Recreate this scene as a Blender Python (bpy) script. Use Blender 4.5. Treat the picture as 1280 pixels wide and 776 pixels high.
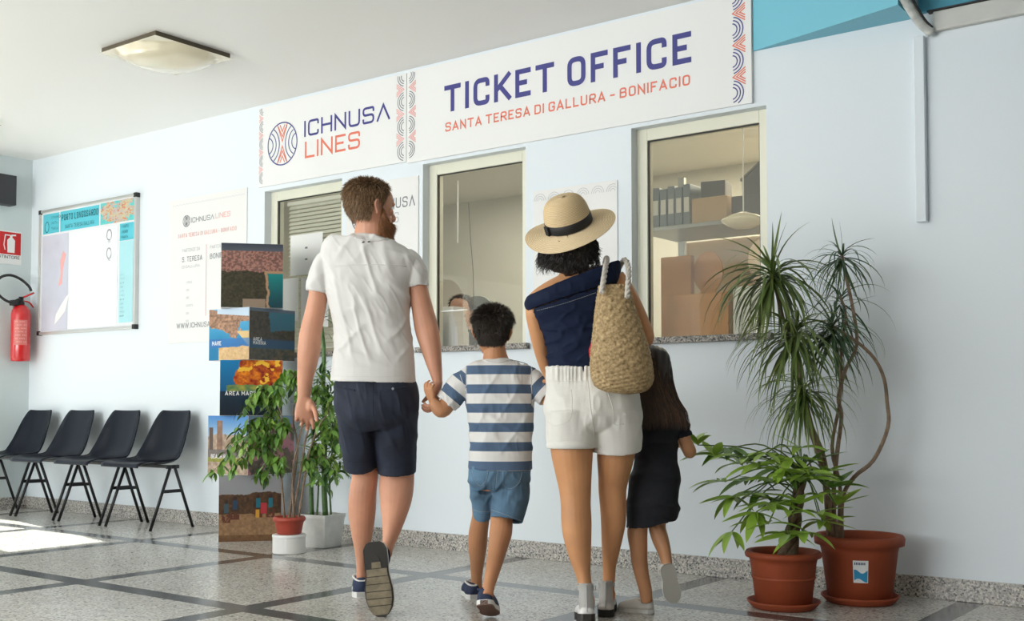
import bpy, bmesh, math, random
import numpy as np
from mathutils import Vector, Matrix, noise, Euler
from mathutils.bvhtree import BVHTree
for o in list(bpy.data.objects): bpy.data.objects.remove(o)
SC = bpy.context.scene
COL = SC.collection
RND = random.Random(7)
R = math.radians
# ------------------------------------------------------------------ camera
FPX, CXP, CYP = 1401.0, 640.0, 452.0          # focal length and principal point of the 1280x776 photograph
CAM = Vector((3.714, -4.947, 0.82))
YAW, PITCH = R(36.9), math.atan((508 - CYP) / FPX)
cd = bpy.data.cameras.new('camera'); cam = bpy.data.objects.new('camera', cd); COL.objects.link(cam)
cam.location = CAM; cam.rotation_euler = (R(90) + PITCH, 0, YAW)
cd.sensor_width = 36; cd.lens = FPX / 1280 * 36; cd.shift_y = (CYP - 388) / 1280; cd.clip_start = 0.05
SC.camera = cam
# ------------------------------------------------------------------ world, sun, window light, exposure
SC.view_settings.view_transform = 'Standard'; SC.view_settings.look = 'None'
SC.view_settings.exposure = -0.03; SC.view_settings.gamma = 1.0; SC.view_settings.use_curve_mapping = False
w = bpy.data.worlds.new('sky'); SC.world = w; w.use_nodes = True
bg = w.node_tree.nodes['Background']; bg.inputs[0].default_value = (0.80, 0.90, 1.0, 1); bg.inputs[1].default_value = 1.3
def lamp(name, kind, loc, rot, energy, color=(1, 1, 1), **kw):
    l = bpy.data.lights.new(name, kind); l.energy = energy; l.color = color
    for k, v in kw.items(): setattr(l, k, v)
    o = bpy.data.objects.new(name, l); COL.objects.link(o); o.location = loc; o.rotation_euler = rot
    return o
def aim(o, d): o.rotation_euler = Vector(d).to_track_quat('-Z', 'Y').to_euler()
sun = lamp('sun', 'SUN', (-12, 2, 9), (0, 0, 0), 18.0, (1.0, 0.97, 0.92), angle=R(0.6)); aim(sun, (1.18, -0.25, -1.03))
# daylight at the glazed openings of the room: left wall and the front wall behind the camera
a = lamp('daylight_left', 'AREA', (-4.80, -6.3, 1.45), (0, 0, 0), 70.0, (1.0, 0.985, 0.97), shape='RECTANGLE', size=3.0, size_y=2.4); aim(a, (1, 0.0, 0.6))
a = lamp('daylight_front', 'AREA', (-1.05, -8.8, 1.45), (0, 0, 0), 490.0, (1.0, 0.995, 0.99), shape='RECTANGLE', size=5.2, size_y=2.4); aim(a, (0, 1, 1.7))
# ------------------------------------------------------------------ helpers
FW0 = Vector((-math.sin(YAW), math.cos(YAW), 0)); RT = Vector((math.cos(YAW), math.sin(YAW), 0)); UP0 = Vector((0, 0, 1))
FW = FW0 * math.cos(PITCH) + UP0 * math.sin(PITCH); UPV = UP0 * math.cos(PITCH) - FW0 * math.sin(PITCH)
def ray(x, y): return FW + RT * ((x - CXP) / FPX) - UPV * ((y - CYP) / FPX)
def at(x, y, d): return CAM + ray(x, y) * d                       # point seen at pixel x, y at distance d along the view
def wallpt(x, y, Y=0.0):
    r = ray(x, y); return CAM + r * ((Y - CAM.y) / r.y)
def floorpt(x, y):
    r = ray(x, y); return CAM + r * (-CAM.z / r.z)

def nt(m): return m.node_tree.nodes, m.node_tree.links
def mat(name, col, rough=0.5, metal=0.0, spec=0.5, vary=0.0, vscale=8.0, bump=0.0, bscale=60.0, sss=0.0, coat=0.0, sheen=0.0, stretch=None, col2=None):
    m = bpy.data.materials.new(name); m.use_nodes = True
    n, l = nt(m); b = n['Principled BSDF']
    b.inputs['Base Color'].default_value = (*col, 1); b.inputs['Roughness'].default_value = rough
    b.inputs['Metallic'].default_value = metal; b.inputs['Specular IOR Level'].default_value = spec
    if coat: b.inputs['Coat Weight'].default_value = coat; b.inputs['Coat Roughness'].default_value = 0.08
    if sheen: b.inputs['Sheen Weight'].default_value = sheen
    if sss:
        b.inputs['Subsurface Weight'].default_value = sss; b.inputs['Subsurface Radius'].default_value = (0.012, 0.005, 0.003)
        b.inputs['Subsurface Scale'].default_value = 1.0
    tc = n.new('ShaderNodeTexCoord'); src = tc.outputs['Object']
    if stretch:
        mp = n.new('ShaderNodeMapping'); mp.inputs['Scale'].default_value = stretch; l.new(src, mp.inputs[0]); src = mp.outputs[0]
    if vary or col2:
        t = n.new('ShaderNodeTexNoise'); t.inputs['Scale'].default_value = vscale; t.inputs['Detail'].default_value = 5; l.new(src, t.inputs['Vector'])
        r = n.new('ShaderNodeValToRGB'); r.color_ramp.elements[0].position = 0.32; r.color_ramp.elements[1].position = 0.68
        c1 = [max(0, c * (1 - vary)) for c in col]; c2 = col2 if col2 else [min(1, c * (1 + vary)) for c in col]
        r.color_ramp.elements[0].color = (*c1, 1); r.color_ramp.elements[1].color = (*c2, 1)
        l.new(t.outputs[0], r.inputs[0]); l.new(r.outputs[0], b.inputs['Base Color'])
    if bump:
        t = n.new('ShaderNodeTexNoise'); t.inputs['Scale'].default_value = bscale; t.inputs['Detail'].default_value = 4; l.new(src, t.inputs['Vector'])
        bp = n.new('ShaderNodeBump'); bp.inputs['Strength'].default_value = bump; bp.inputs['Distance'].default_value = 0.01
        l.new(t.outputs[0], bp.inputs['Height']); l.new(bp.outputs[0], b.inputs['Normal'])
    return m
def colmat(name, rough=0.5, attr='col', coat=0.0, bump=0.0):
    m = bpy.data.materials.new(name); m.use_nodes = True; n, l = nt(m); b = n['Principled BSDF']
    at_ = n.new('ShaderNodeAttribute'); at_.attribute_name = attr
    l.new(at_.outputs['Color'], b.inputs['Base Color']); b.inputs['Roughness'].default_value = rough
    if coat: b.inputs['Coat Weight'].default_value = coat; b.inputs['Coat Roughness'].default_value = 0.05
    return m
def granite(name, stops, scale=160.0, rough=0.25, spec=0.5, bump=0.0, blotch=0.0):
    m = bpy.data.materials.new(name); m.use_nodes = True; n, l = nt(m); b = n['Principled BSDF']
    tc = n.new('ShaderNodeTexCoord'); v = n.new('ShaderNodeTexVoronoi'); v.inputs['Scale'].default_value = scale
    l.new(tc.outputs['Object'], v.inputs['Vector'])
    sep = n.new('ShaderNodeSeparateColor'); l.new(v.outputs['Color'], sep.inputs[0])
    r = n.new('ShaderNodeValToRGB'); r.color_ramp.interpolation = 'CONSTANT'
    while len(r.color_ramp.elements) < len(stops): r.color_ramp.elements.new(0.5)
    for e, (p, c) in zip(r.color_ramp.elements, stops): e.position = p; e.color = (*c, 1)
    l.new(sep.outputs[0], r.inputs[0]); out = r.outputs[0]
    if blotch:
        t = n.new('ShaderNodeTexNoise'); t.inputs['Scale'].default_value = 2.2; t.inputs['Detail'].default_value = 6; l.new(tc.outputs['Object'], t.inputs['Vector'])
        mx = n.new('ShaderNodeMix'); mx.data_type = 'RGBA'; mx.blend_type = 'MULTIPLY'; mx.inputs[0].default_value = blotch
        l.new(out, mx.inputs['A']); l.new(t.outputs[0], mx.inputs['B']); out = mx.outputs['Result']
    l.new(out, b.inputs['Base Color']); b.inputs['Roughness'].default_value = rough; b.inputs['Specular IOR Level'].default_value = spec
    return m
def glassmat(name, tint=(0.93, 0.95, 0.93), refl=1.0, reflection_veil=0.0):
    m = bpy.data.materials.new(name); m.use_nodes = True; n, l = nt(m); n.remove(n['Principled BSDF'])
    tr = n.new('ShaderNodeBsdfTransparent'); tr.inputs[0].default_value = (*tint, 1)
    gl = n.new('ShaderNodeBsdfGlossy'); gl.inputs['Roughness'].default_value = 0.0
    fr = n.new('ShaderNodeLayerWeight'); fr.inputs[0].default_value = 0.5
    pw = n.new('ShaderNodeMath'); pw.operation = 'POWER'; pw.inputs[1].default_value = 5.0; l.new(fr.outputs['Facing'], pw.inputs[0])
    mu = n.new('ShaderNodeMath'); mu.operation = 'MULTIPLY_ADD'; mu.inputs[1].default_value = 0.92 * refl; mu.inputs[2].default_value = 0.04 * refl; mu.use_clamp = True
    mx = n.new('ShaderNodeMixShader'); l.new(pw.outputs[0], mu.inputs[0]); l.new(mu.outputs[0], mx.inputs[0])
    base = tr.outputs[0]
    if reflection_veil:  # pale diffuse mixed into the glass imitates the haze of room reflections
        df = n.new('ShaderNodeBsdfDiffuse'); df.inputs[0].default_value = (.82, .82, .76, 1); m2 = n.new('ShaderNodeMixShader'); m2.inputs[0].default_value = reflection_veil
        l.new(tr.outputs[0], m2.inputs[1]); l.new(df.outputs[0], m2.inputs[2]); base = m2.outputs[0]
    l.new(base, mx.inputs[1]); l.new(gl.outputs[0], mx.inputs[2]); l.new(mx.outputs[0], n['Material Output'].inputs[0])
    return m

def empty(name, loc, label=None, cat=None, group=None, rotz=0.0):
    o = bpy.data.objects.new(name, None); COL.objects.link(o); o.location = loc; o.rotation_euler = (0, 0, rotz); o.empty_display_size = 0.05
    if label: o['label'] = label
    if cat: o['category'] = cat
    if group: o['group'] = group
    bpy.context.view_layer.update()
    return o
def tag(o, label=None, cat=None, group=None, kind=None):
    if label: o['label'] = label
    if cat: o['category'] = cat
    if group: o['group'] = group
    if kind: o['kind'] = kind
    return o
def wmat(o):
    M = o.matrix_basis.copy(); p = o.parent
    while p is not None: M = p.matrix_basis @ M; p = p.parent
    return M
def link(name, me, m, parent=None, loc=None, smooth=False, world=True):
    """link mesh me (coordinates in world space when world) under parent, keeping the coordinates where they are"""
    if m is not None and len(me.materials) == 0: me.materials.append(m)
    if smooth: me.polygons.foreach_set('use_smooth', [True] * len(me.polygons))
    o = bpy.data.objects.new(name, me); COL.objects.link(o)
    if world:
        if parent is None:
            c = Vector(loc) if loc is not None else Vector((0, 0, 0))
            if loc is not None: me.transform(Matrix.Translation(-c)); o.location = c
        else:
            me.transform(wmat(parent).inverted()); o.parent = parent
    else:
        if parent is not None: o.parent = parent
        if loc is not None: o.location = loc
    me.update()
    return o
def obj(name, bm, m, parent=None, loc=None, smooth=False, world=True, recalc=True):
    if recalc: bmesh.ops.recalc_face_normals(bm, faces=bm.faces[:])
    me = bpy.data.meshes.new(name); bm.to_mesh(me); bm.free()
    return link(name, me, m, parent, loc, smooth, world)
def B(): return bmesh.new()
def box(bm, lo, hi, bev=0.0, M=None):
    r = bmesh.ops.create_cube(bm, size=1.0); vs = r['verts']
    lo, hi = Vector(lo), Vector(hi); c = (lo + hi) / 2; s = hi - lo
    for v in vs: v.co = Vector((v.co.x * s.x, v.co.y * s.y, v.co.z * s.z)) + c
    if bev:
        es = list({e for v in vs for e in v.link_edges})
        nb = bmesh.ops.bevel(bm, geom=es, offset=bev, segments=2, affect='EDGES', profile=0.5)
        vs = list({v for f in nb['faces'] for v in f.verts} | {v for v in vs if v.is_valid})
    if M is not None:
        for v in vs: v.co = M @ v.co
    return vs
def crom(P, sub):
    """Catmull-Rom through rows of a numpy array"""
    P = np.array(P, float); n = len(P)
    if n == 2 or sub <= 1:
        out = []
        for i in range(n - 1):
            for k in range(max(sub, 1)): out.append(P[i] + (P[i + 1] - P[i]) * k / max(sub, 1))
        return np.array(out + [P[-1]])
    Q = np.vstack([2 * P[0] - P[1], P, 2 * P[-1] - P[-2]]); out = []
    for i in range(1, n):
        p0, p1, p2, p3 = Q[i - 1], Q[i], Q[i + 1], Q[i + 2]
        for k in range(sub):
            t = k / sub
            out.append(0.5 * ((2 * p1) + (p2 - p0) * t + (2 * p0 - 5 * p1 + 4 * p2 - p3) * t * t + (3 * p1 - p0 - 3 * p2 + p3) * t ** 3))
    return np.array(out + [P[-1]])
def skin_rings(bm, rings, cap0=True, cap1=True, closed=True):
    vr = [[bm.verts.new(p) for p in r] for r in rings]
    n = len(rings[0])
    for a_, b_ in zip(vr[:-1], vr[1:]):
        for i in range(n if closed else n - 1):
            j = (i + 1) % n
            bm.faces.new((a_[i], a_[j], b_[j], b_[i]))
    for flag, r in ((cap0, vr[0]), (cap1, vr[-1])):
        if flag and closed:
            c = bm.verts.new(sum((v.co for v in r), Vector()) / n)
            for i in range(n): bm.faces.new((r[i], r[(i + 1) % n], c))
    return vr
def tube(bm, pts, rads, seg=8, sub=1, ref=None, power=2.0, hem0=0.0, hem1=0.0, caps=True):
    """swept tube; rads: one radius per point or (rx, ry) pairs; hem: folded-in open end of that depth"""
    pts = [Vector(p) for p in pts]
    rr = [(r, r) if not hasattr(r, '__len__') else r for r in (rads if hasattr(rads, '__len__') else [rads] * len(pts))]
    A = crom([(*p, *r) for p, r in zip(pts, rr)], sub)
    C = [Vector(a_[:3]) for a_ in A]; rx = [max(a_[3], 1e-4) for a_ in A]; ry = [max(a_[4], 1e-4) for a_ in A]
    n = len(C); rings = []; Tn = []
    prev = None
    for i in range(n):
        T = (C[min(i + 1, n - 1)] - C[max(i - 1, 0)]).normalized()
        if ref is not None: X = Vector(ref)
        elif prev is not None: X = prev
        else: X = RT if abs(T.dot(RT)) < 0.9 else UP0
        X = (X - T * X.dot(T))
        if X.length < 1e-5: X = T.orthogonal()
        X.normalize(); prev = X; Y = T.cross(X); Tn.append(T)
        ring = []
        for k in range(seg):
            t = 2 * math.pi * k / seg; c, s = math.cos(t), math.sin(t)
            if power != 2.0:
                c = math.copysign(abs(c) ** (2 / power), c); s = math.copysign(abs(s) ** (2 / power), s)
            ring.append(C[i] + X * (rx[i] * c) + Y * (ry[i] * s))
        rings.append(ring)
    def scaled(ring, cc, f, off): return [cc + (p - cc) * f + off for p in ring]
    if hem0: rings = [scaled(rings[0], C[0], 0.86, Tn[0] * hem0), scaled(rings[0], C[0], 0.90, Vector())] + rings
    if hem1: rings = rings + [scaled(rings[-1], C[-1], 0.90, Vector()), scaled(rings[-1], C[-1], 0.86, -Tn[-1] * hem1)]
    return skin_rings(bm, rings, caps, caps)
def lathe(bm, prof, seg=32, c=(0, 0, 0), cap0=True, cap1=True, M=None):
    c = Vector(c); rings = []
    for r, z in prof: rings.append([c + Vector((r * math.cos(2 * math.pi * k / seg), r * math.sin(2 * math.pi * k / seg), z)) for k in range(seg)])
    if M is not None: rings = [[M @ p for p in r] for r in rings]
    return skin_rings(bm, rings, cap0, cap1)
def prism(bm, poly, M, depth):
    """polygon poly (2D) placed by M (x, y in plane), extruded along M's z by depth"""
    lo = [bm.verts.new(M @ Vector((x, y, 0))) for x, y in poly]; hi = [bm.verts.new(M @ Vector((x, y, depth))) for x, y in poly]
    bm.faces.new(lo[::-1]); bm.faces.new(hi); n = len(poly)
    for i in range(n): bm.faces.new((lo[i], lo[(i + 1) % n], hi[(i + 1) % n], hi[i]))
def ellipsoid(bm, c, ax, seg=16, rings=10, M=None):
    c = Vector(c); rr = []
    for i in range(1, rings):
        ph = math.pi * i / rings
        rr.append([Vector((ax[0] * math.sin(ph) * math.cos(2 * math.pi * k / seg), ax[1] * math.sin(ph) * math.sin(2 * math.pi * k / seg), ax[2] * math.cos(ph))) for k in range(seg)])
    rr = [[(M @ p if M is not None else p) + c for p in r] for r in rr]
    skin_rings(bm, rr)
# vectorised value noise for prints
def vnoise(x, y, seed=0):
    xi, yi = np.floor(x).astype(int), np.floor(y).astype(int); xf, yf = x - xi, y - yi
    def h(a_, b_): 
        v = np.sin(a_ * 127.1 + b_ * 311.7 + seed * 74.7) * 43758.5453; return v - np.floor(v)
    u, v = xf * xf * (3 - 2 * xf), yf * yf * (3 - 2 * yf)
    return (h(xi, yi) * (1 - u) + h(xi + 1, yi) * u) * (1 - v) + (h(xi, yi + 1) * (1 - u) + h(xi + 1, yi + 1) * u) * v
def fbm(x, y, seed=0, oct=4):
    s = 0; a_ = 0.5
    for i in range(oct): s = s + a_ * vnoise(x * 2 ** i, y * 2 ** i, seed + i); a_ *= 0.5
    return s / 0.9375
def lin(c): return tuple(((x / 255.0) / 12.92 if x / 255.0 <= 0.04045 else ((x / 255.0 + 0.055) / 1.055) ** 2.4) for x in c)
def print_mesh(bm_unused, M, wd, ht, fn, nx=60, ny=60):
    """flat printed picture: grid in M's xy plane with face colours from fn(u, v) -> sRGB 0..255 arrays"""
    xs, ys = np.meshgrid(np.linspace(0, 1, nx + 1), np.linspace(0, 1, ny + 1))
    vs = [tuple(M @ Vector((x * wd, y * ht, 0))) for x, y in zip(xs.ravel(), ys.ravel())]
    fs = [(j * (nx + 1) + i, j * (nx + 1) + i + 1, (j + 1) * (nx + 1) + i + 1, (j + 1) * (nx + 1) + i) for j in range(ny) for i in range(nx)]
    me = bpy.data.meshes.new('print'); me.from_pydata(vs, [], fs)
    col = fn(xs.ravel(), ys.ravel()); col = np.clip(np.stack(col, 1), 0, 255) / 255.0
    col = np.where(col <= 0.04045, col / 12.92, ((col + 0.055) / 1.055) ** 2.4)
    at_ = me.color_attributes.new('col', 'FLOAT_COLOR', 'POINT')
    at_.data.foreach_set('color', np.hstack([col, np.ones((len(col), 1))]).astype(np.float32).ravel())
    return me
PRINT = colmat('printed_picture', 0.35)
# ------------------------------------------------------------------ stroke lettering
def fillet(pts, r, closed, n=5):
    if r <= 0: return list(pts)
    out = []; m = len(pts)
    for i in range(m):
        p = Vector(pts[i]).to_2d()
        if not closed and i in (0, m - 1): out.append(tuple(p)); continue
        a_ = Vector(pts[i - 1]).to_2d() - p; b_ = Vector(pts[(i + 1) % m]).to_2d() - p
        d = min(r, a_.length * 0.5, b_.length * 0.5)
        if d < 1e-6: out.append(tuple(p)); continue
        s, e = p + a_.normalized() * d, p + b_.normalized() * d
        for k in range(n + 1):
            t = k / n; q = s * (1 - t) ** 2 + p * (2 * t * (1 - t)) + e * t * t; out.append((q.x, q.y))
    return out
W_ = 0.5; RF = 0.2
GL = {
 'A': (.56, [([(0, 0), (.28, 1), (.56, 0)], 0, 0), ([(.085, .27), (.475, .27)], 0, 0)]),
 'B': (.5, [([(0, 0), (0, 1), (.47, 1), (.47, .53), (0, .53)], 0, .2), ([(0, .53), (.5, .53), (.5, 0), (0, 0)], 0, .2)]),
 'C': (.5, [([(.5, .7), (.5, 1), (0, 1), (0, 0), (.5, 0), (.5, .3)], 0, .23)]),
 'D': (.52, [([(0, 0), (0, 1), (.52, 1), (.52, 0)], 1, (.01, .01, .24, .24))]),
 'E': (.44, [([(.44, 1), (0, 1), (0, 0), (.44, 0)], 0, 0), ([(0, .51), (.38, .51)], 0, 0)]),
 'F': (.44, [([(.44, 1), (0, 1), (0, 0)], 0, 0), ([(0, .5), (.38, .5)], 0, 0)]),
 'G': (.5, [([(.5, .7), (.5, 1), (0, 1), (0, 0), (.5, 0), (.5, .46), (.28, .46)], 0, (.23, .23, .23, .23, .23, .0, 0))]),
 'H': (.5, [([(0, 0), (0, 1)], 0, 0), ([(.5, 0), (.5, 1)], 0, 0), ([(0, .51), (.5, .51)], 0, 0)]),
 'I': (.0, [([(0, 0), (0, 1)], 0, 0)]),
 'J': (.4, [([(.4, 1), (.4, 0), (0, 0), (0, .28)], 0, .2)]),
 'K': (.5, [([(0, 0), (0, 1)], 0, 0), ([(.5, 1), (0, .38)], 0, 0), ([(.16, .56), (.52, 0)], 0, 0)]),
 'L': (.42, [([(0, 1), (0, 0), (.42, 0)], 0, 0)]),
 'M': (.62, [([(0, 0), (0, 1), (.31, .35), (.62, 1), (.62, 0)], 0, 0)]),
 'N': (.52, [([(0, 0), (0, 1), (.52, 0), (.52, 1)], 0, 0)]),
 'O': (.5, [([(0, 0), (0, 1), (.5, 1), (.5, 0)], 1, .23)]),
 'P': (.5, [([(0, 0), (0, 1), (.5, 1), (.5, .45), (0, .45)], 0, .2)]),
 'R': (.5, [([(0, 0), (0, 1), (.5, 1), (.5, .47), (0, .47)], 0, .2), ([(.24, .47), (.52, 0)], 0, 0)]),
 'S': (.5, [([(.5, .72), (.5, 1), (0, 1), (0, .52), (.5, .52), (.5, 0), (0, 0), (0, .28)], 0, .23)]),
 'T': (.54, [([(.27, 0), (.27, 1)], 0, 0), ([(0, 1), (.54, 1)], 0, 0)]),
 'U': (.5, [([(0, 1), (0, 0), (.5, 0), (.5, 1)], 0, .24)]),
 'V': (.54, [([(0, 1), (.27, 0), (.54, 1)], 0, 0)]),
 'W': (.8, [([(0, 1), (.2, 0), (.4, .9), (.6, 0), (.8, 1)], 0, 0)]),
 'X': (.5, [([(0, 0), (.5, 1)], 0, 0), ([(0, 1), (.5, 0)], 0, 0)]),
 'Y': (.54, [([(0, 1), (.27, .45), (.54, 1)], 0, 0), ([(.27, .45), (.27, 0)], 0, 0)]),
 'Z': (.5, [([(0, 1), (.5, 1), (0, 0), (.5, 0)], 0, 0)]),
 '-': (.3, [([(0, .45), (.3, .45)], 0, 0)]), '.': (.02, [([(0, 0), (0, .06)], 0, 0)]), "'": (.05, [([(0, .8), (0, 1)], 0, 0)]),
 '^': (.56, [([(0, 0), (.28, 1), (.56, 0)], 0, 0)]),         # A without its bar
 'o': (.25, [([(0, .7), (0, 1), (.25, 1), (.25, .7)], 1, .12)]),
}
def stroke2d(bm, pts, closed, hw, M):
    """flat ribbon of half width hw along pts in the plane of M"""
    P = [Vector(p) for p in pts]; Q = [P[0]]
    for p in P[1:]:
        if (p - Q[-1]).length > 1e-5: Q.append(p)
    if closed and (Q[0] - Q[-1]).length < 1e-5: Q.pop()
    P = Q; n = len(P); L = []; Rr = []
    for i in range(n):
        if closed: a_, b_ = P[i] - P[i - 1], P[(i + 1) % n] - P[i]
        else: a_, b_ = P[max(i, 1)] - P[max(i, 1) - 1], P[min(i + 1, n - 1)] - P[min(i, n - 2)]
        a_ = a_.normalized(); b_ = b_.normalized(); na, nb = Vector((-a_.y, a_.x)), Vector((-b_.y, b_.x))
        m = na + nb
        m = m.normalized() if m.length > 1e-4 else na
        k = hw / max(m.dot(na), 0.3)
        L.append(P[i] + m * k); Rr.append(P[i] - m * k)
    vl = [bm.verts.new(M @ Vector((p.x, p.y, 0))) for p in L]; vr = [bm.verts.new(M @ Vector((p.x, p.y, 0))) for p in Rr]
    for i in range(n if closed else n - 1):
        j = (i + 1) % n; bm.faces.new((vr[i], vr[j], vl[j], vl[i]))
def text_width(s, h, wt, gap, wide=1.0):
    x = 0
    for ch in s: x += (0.34 * h if ch == ' ' else GL[ch][0] * h * wide + wt + gap * h)
    return x - gap * h
def write(bm, s, x0, y0, h, wt, M, gap=0.16, wide=1.0, width=None):
    """letters of cap height h and stroke width wt from x0; if width is given they are stretched to fill it"""
    if width: 
        for _ in range(30):
            wide *= 1 + 0.6 * (width / text_width(s, h, wt, gap, wide) - 1)
    x = x0
    for ch in s:
        if ch == ' ': x += 0.34 * h; continue
        gw, strokes = GL[ch]
        for si, (pts, closed, r) in enumerate(strokes):
            sx, sy = h * wide, h - wt
            p2 = [(x + wt / 2 + px * sx, y0 + wt / 2 + py * sy) for px, py in pts]
            if isinstance(r, tuple):
                out = []; m = len(p2)
                for i in range(m):
                    seg = [p2[i - 1], p2[i], p2[(i + 1) % m]]
                    if (not closed and i in (0, m - 1)) or r[i] <= 0.02: out.append(p2[i])
                    else: out += fillet(seg, r[i] * h, False)[1:-1]
                p2 = out
            else: p2 = fillet(p2, r * h, bool(closed))
            # butt ends of open strokes reach the full cap height
            if not closed:
                for e, f in ((0, 1), (-1, -2)):
                    d = Vector(p2[e]) - Vector(p2[f])
                    if d.length > 1e-6 and ((abs(d.normalized().y) > 0.5 and pts[e][1] in (0, 1)) or (abs(d.normalized().x) > 0.9 and pts[e][0] in (0, gw))): p2[e] = tuple(Vector(p2[e]) + d.normalized() * wt / 2)
            stroke2d(bm, p2, bool(closed), wt / 2, M @ Matrix.Translation((0, 0, .00012 * si)))
        x += gw * h * wide + wt + gap * h
    return x - gap * h
def arc(cx, cy, r, a0, a1, n=14): return [(cx + r * math.cos(R(a0 + (a1 - a0) * k / n)), cy + r * math.sin(R(a0 + (a1 - a0) * k / n))) for k in range(n + 1)]
def wallframe(x, z, y): return Matrix(((1, 0, 0, x), (0, 0, -1, y), (0, 1, 0, z), (0, 0, 0, 1)))   # local x along wall, local y up, local z out of the wall (-Y)

def letters(parent, s, x0, y0, h, wt, M, m, gap=0.16, width=None):
    """write(), with every letter a part of its own"""
    wide = 1.0
    for _ in range(30): wide *= 1 + 0.6 * (width / text_width(s, h, wt, gap, wide) - 1) if width else 1
    x = x0
    for ch in s:
        if ch == ' ': x += 0.34 * h; continue
        bm = B(); x = write(bm, ch, x, y0, h, wt, M, gap, wide) + gap * h; obj('letter', bm, m, parent)
# ================================================================== the room
CEIL = 2.84; XL, XR, YF = -4.93, 5.2, -9.0
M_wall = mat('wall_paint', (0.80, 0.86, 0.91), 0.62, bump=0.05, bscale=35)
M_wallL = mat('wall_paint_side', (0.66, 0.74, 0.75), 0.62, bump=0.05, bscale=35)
M_ceil = mat('ceiling_paint', (0.93, 0.925, 0.905), 0.5)
M_blue = mat('blue_paint', (0.20, 0.56, 0.70), 0.5)
M_white = mat('white_lacquer', (0.86, 0.86, 0.85), 0.4)
M_cream = mat('cream_aluminium', (0.80, 0.79, 0.66), 0.35)
M_black = mat('black_rubber', (0.015, 0.015, 0.017), 0.45)
M_gran = granite('granite_grey', [(0, (.36, .34, .31)), (.3, (.52, .49, .45)), (.62, (.22, .21, .20)), (.8, (.66, .63, .58)), (.92, (.07, .07, .07))], 150, 0.3)
M_sill = granite('sill_granite', [(0, (.22, .20, .18)), (.3, (.34, .31, .28)), (.62, (.12, .11, .10)), (.8, (.46, .42, .38)), (.92, (.05, .05, .05))], 150, 0.35, spec=.3)
M_terr = granite('terrazzo', [(0, (.60, .575, .52)), (.34, (.71, .69, .64)), (.66, (.48, .465, .43)), (.84, (.82, .80, .75)), (.94, (.23, .22, .21))], 120, 0.20, blotch=0.30)
M_strip = granite('dark_stone', [(0, (.085, .087, .09)), (.5, (.115, .115, .115)), (.85, (.06, .06, .065))], 140, 0.16)
# floor: screed with terrazzo slabs and dark stone strips laid in a grid
bm = B(); box(bm, (XL - .2, YF - .2, -0.12), (XR + .2, 0.05, -0.006)); fl = tag(obj('floor', bm, mat('screed', (.3, .29, .28), .8)), kind='structure')
SW = 0.105
gx = [-5.70, -4.55, -3.40, -2.25, -1.075, 0.09, 1.25, 2.41, 3.57, 4.73, 5.89]; gy = [0.36, -0.80, -1.93, -3.06, -4.19, -5.32, -6.45, -7.58, -8.71, -9.84]
def clampx(v): return min(max(v, XL), XR)
def clampy(v): return min(max(v, YF), 0.0)
for i in range(len(gx) - 1):
    x0, x1 = clampx(gx[i] + SW / 2), clampx(gx[i + 1] - SW / 2)
    for j in range(len(gy) - 1):
        y1, y0 = clampy(gy[j] - SW / 2), clampy(gy[j + 1] + SW / 2)
        if x1 - x0 > .02 and y1 - y0 > .02:
            bm = B(); box(bm, (x0 + .001, y0 + .001, -0.03), (x1 - .001, y1 - .001, 0.0)); obj('terrazzo_slab', bm, M_terr, fl)
for x in gx:
    if XL < x - SW / 2 and x + SW / 2 < XR:
        for j in range(len(gy) - 1):
            y1, y0 = clampy(gy[j] - SW / 2), clampy(gy[j + 1] + SW / 2)
            bm = B(); box(bm, (x - SW / 2, y0, -0.03), (x + SW / 2, y1, -0.0004)); obj('stone_strip', bm, M_strip, fl)
for y in gy:
    if YF < y - SW / 2 and y + SW / 2 < 0:
        for i in range(len(gx)):
            x0 = XL if i == 0 else clampx(gx[i - 1] + SW / 2); x1 = clampx(gx[i] + SW / 2)
            if x1 - x0 > .02:
                bm = B(); box(bm, (x0, y - SW / 2, -0.03), (x1, y + SW / 2, -0.0004)); obj('stone_strip', bm, M_strip, fl)
# ticket wall with three openings
WIN = [(-2.062, -1.335), (-0.660, 0.092), (0.768, 1.512)]; WZ0, WZ1, WT = 1.165, 2.252, 0.16
bm = B(); xs = [XL - .2]
for a_, b_ in WIN: xs += [a_, b_]
xs.append(XR + .2)
for k in range(0, len(xs), 2): box(bm, (xs[k], 0, 0), (xs[k + 1], WT, 3.0))
for a_, b_ in WIN:
    box(bm, (a_, 0, 0), (b_, WT, WZ0)); box(bm, (a_, 0, WZ1), (b_, WT, 3.0))
tag(obj('wall_back', bm, M_wall), kind='structure')
bm = B(); box(bm, (XL - .2, YF - .2, CEIL), (XR + .2, 0.0, CEIL + .15)); tag(obj('ceiling', bm, M_ceil), kind='structure')
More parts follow.
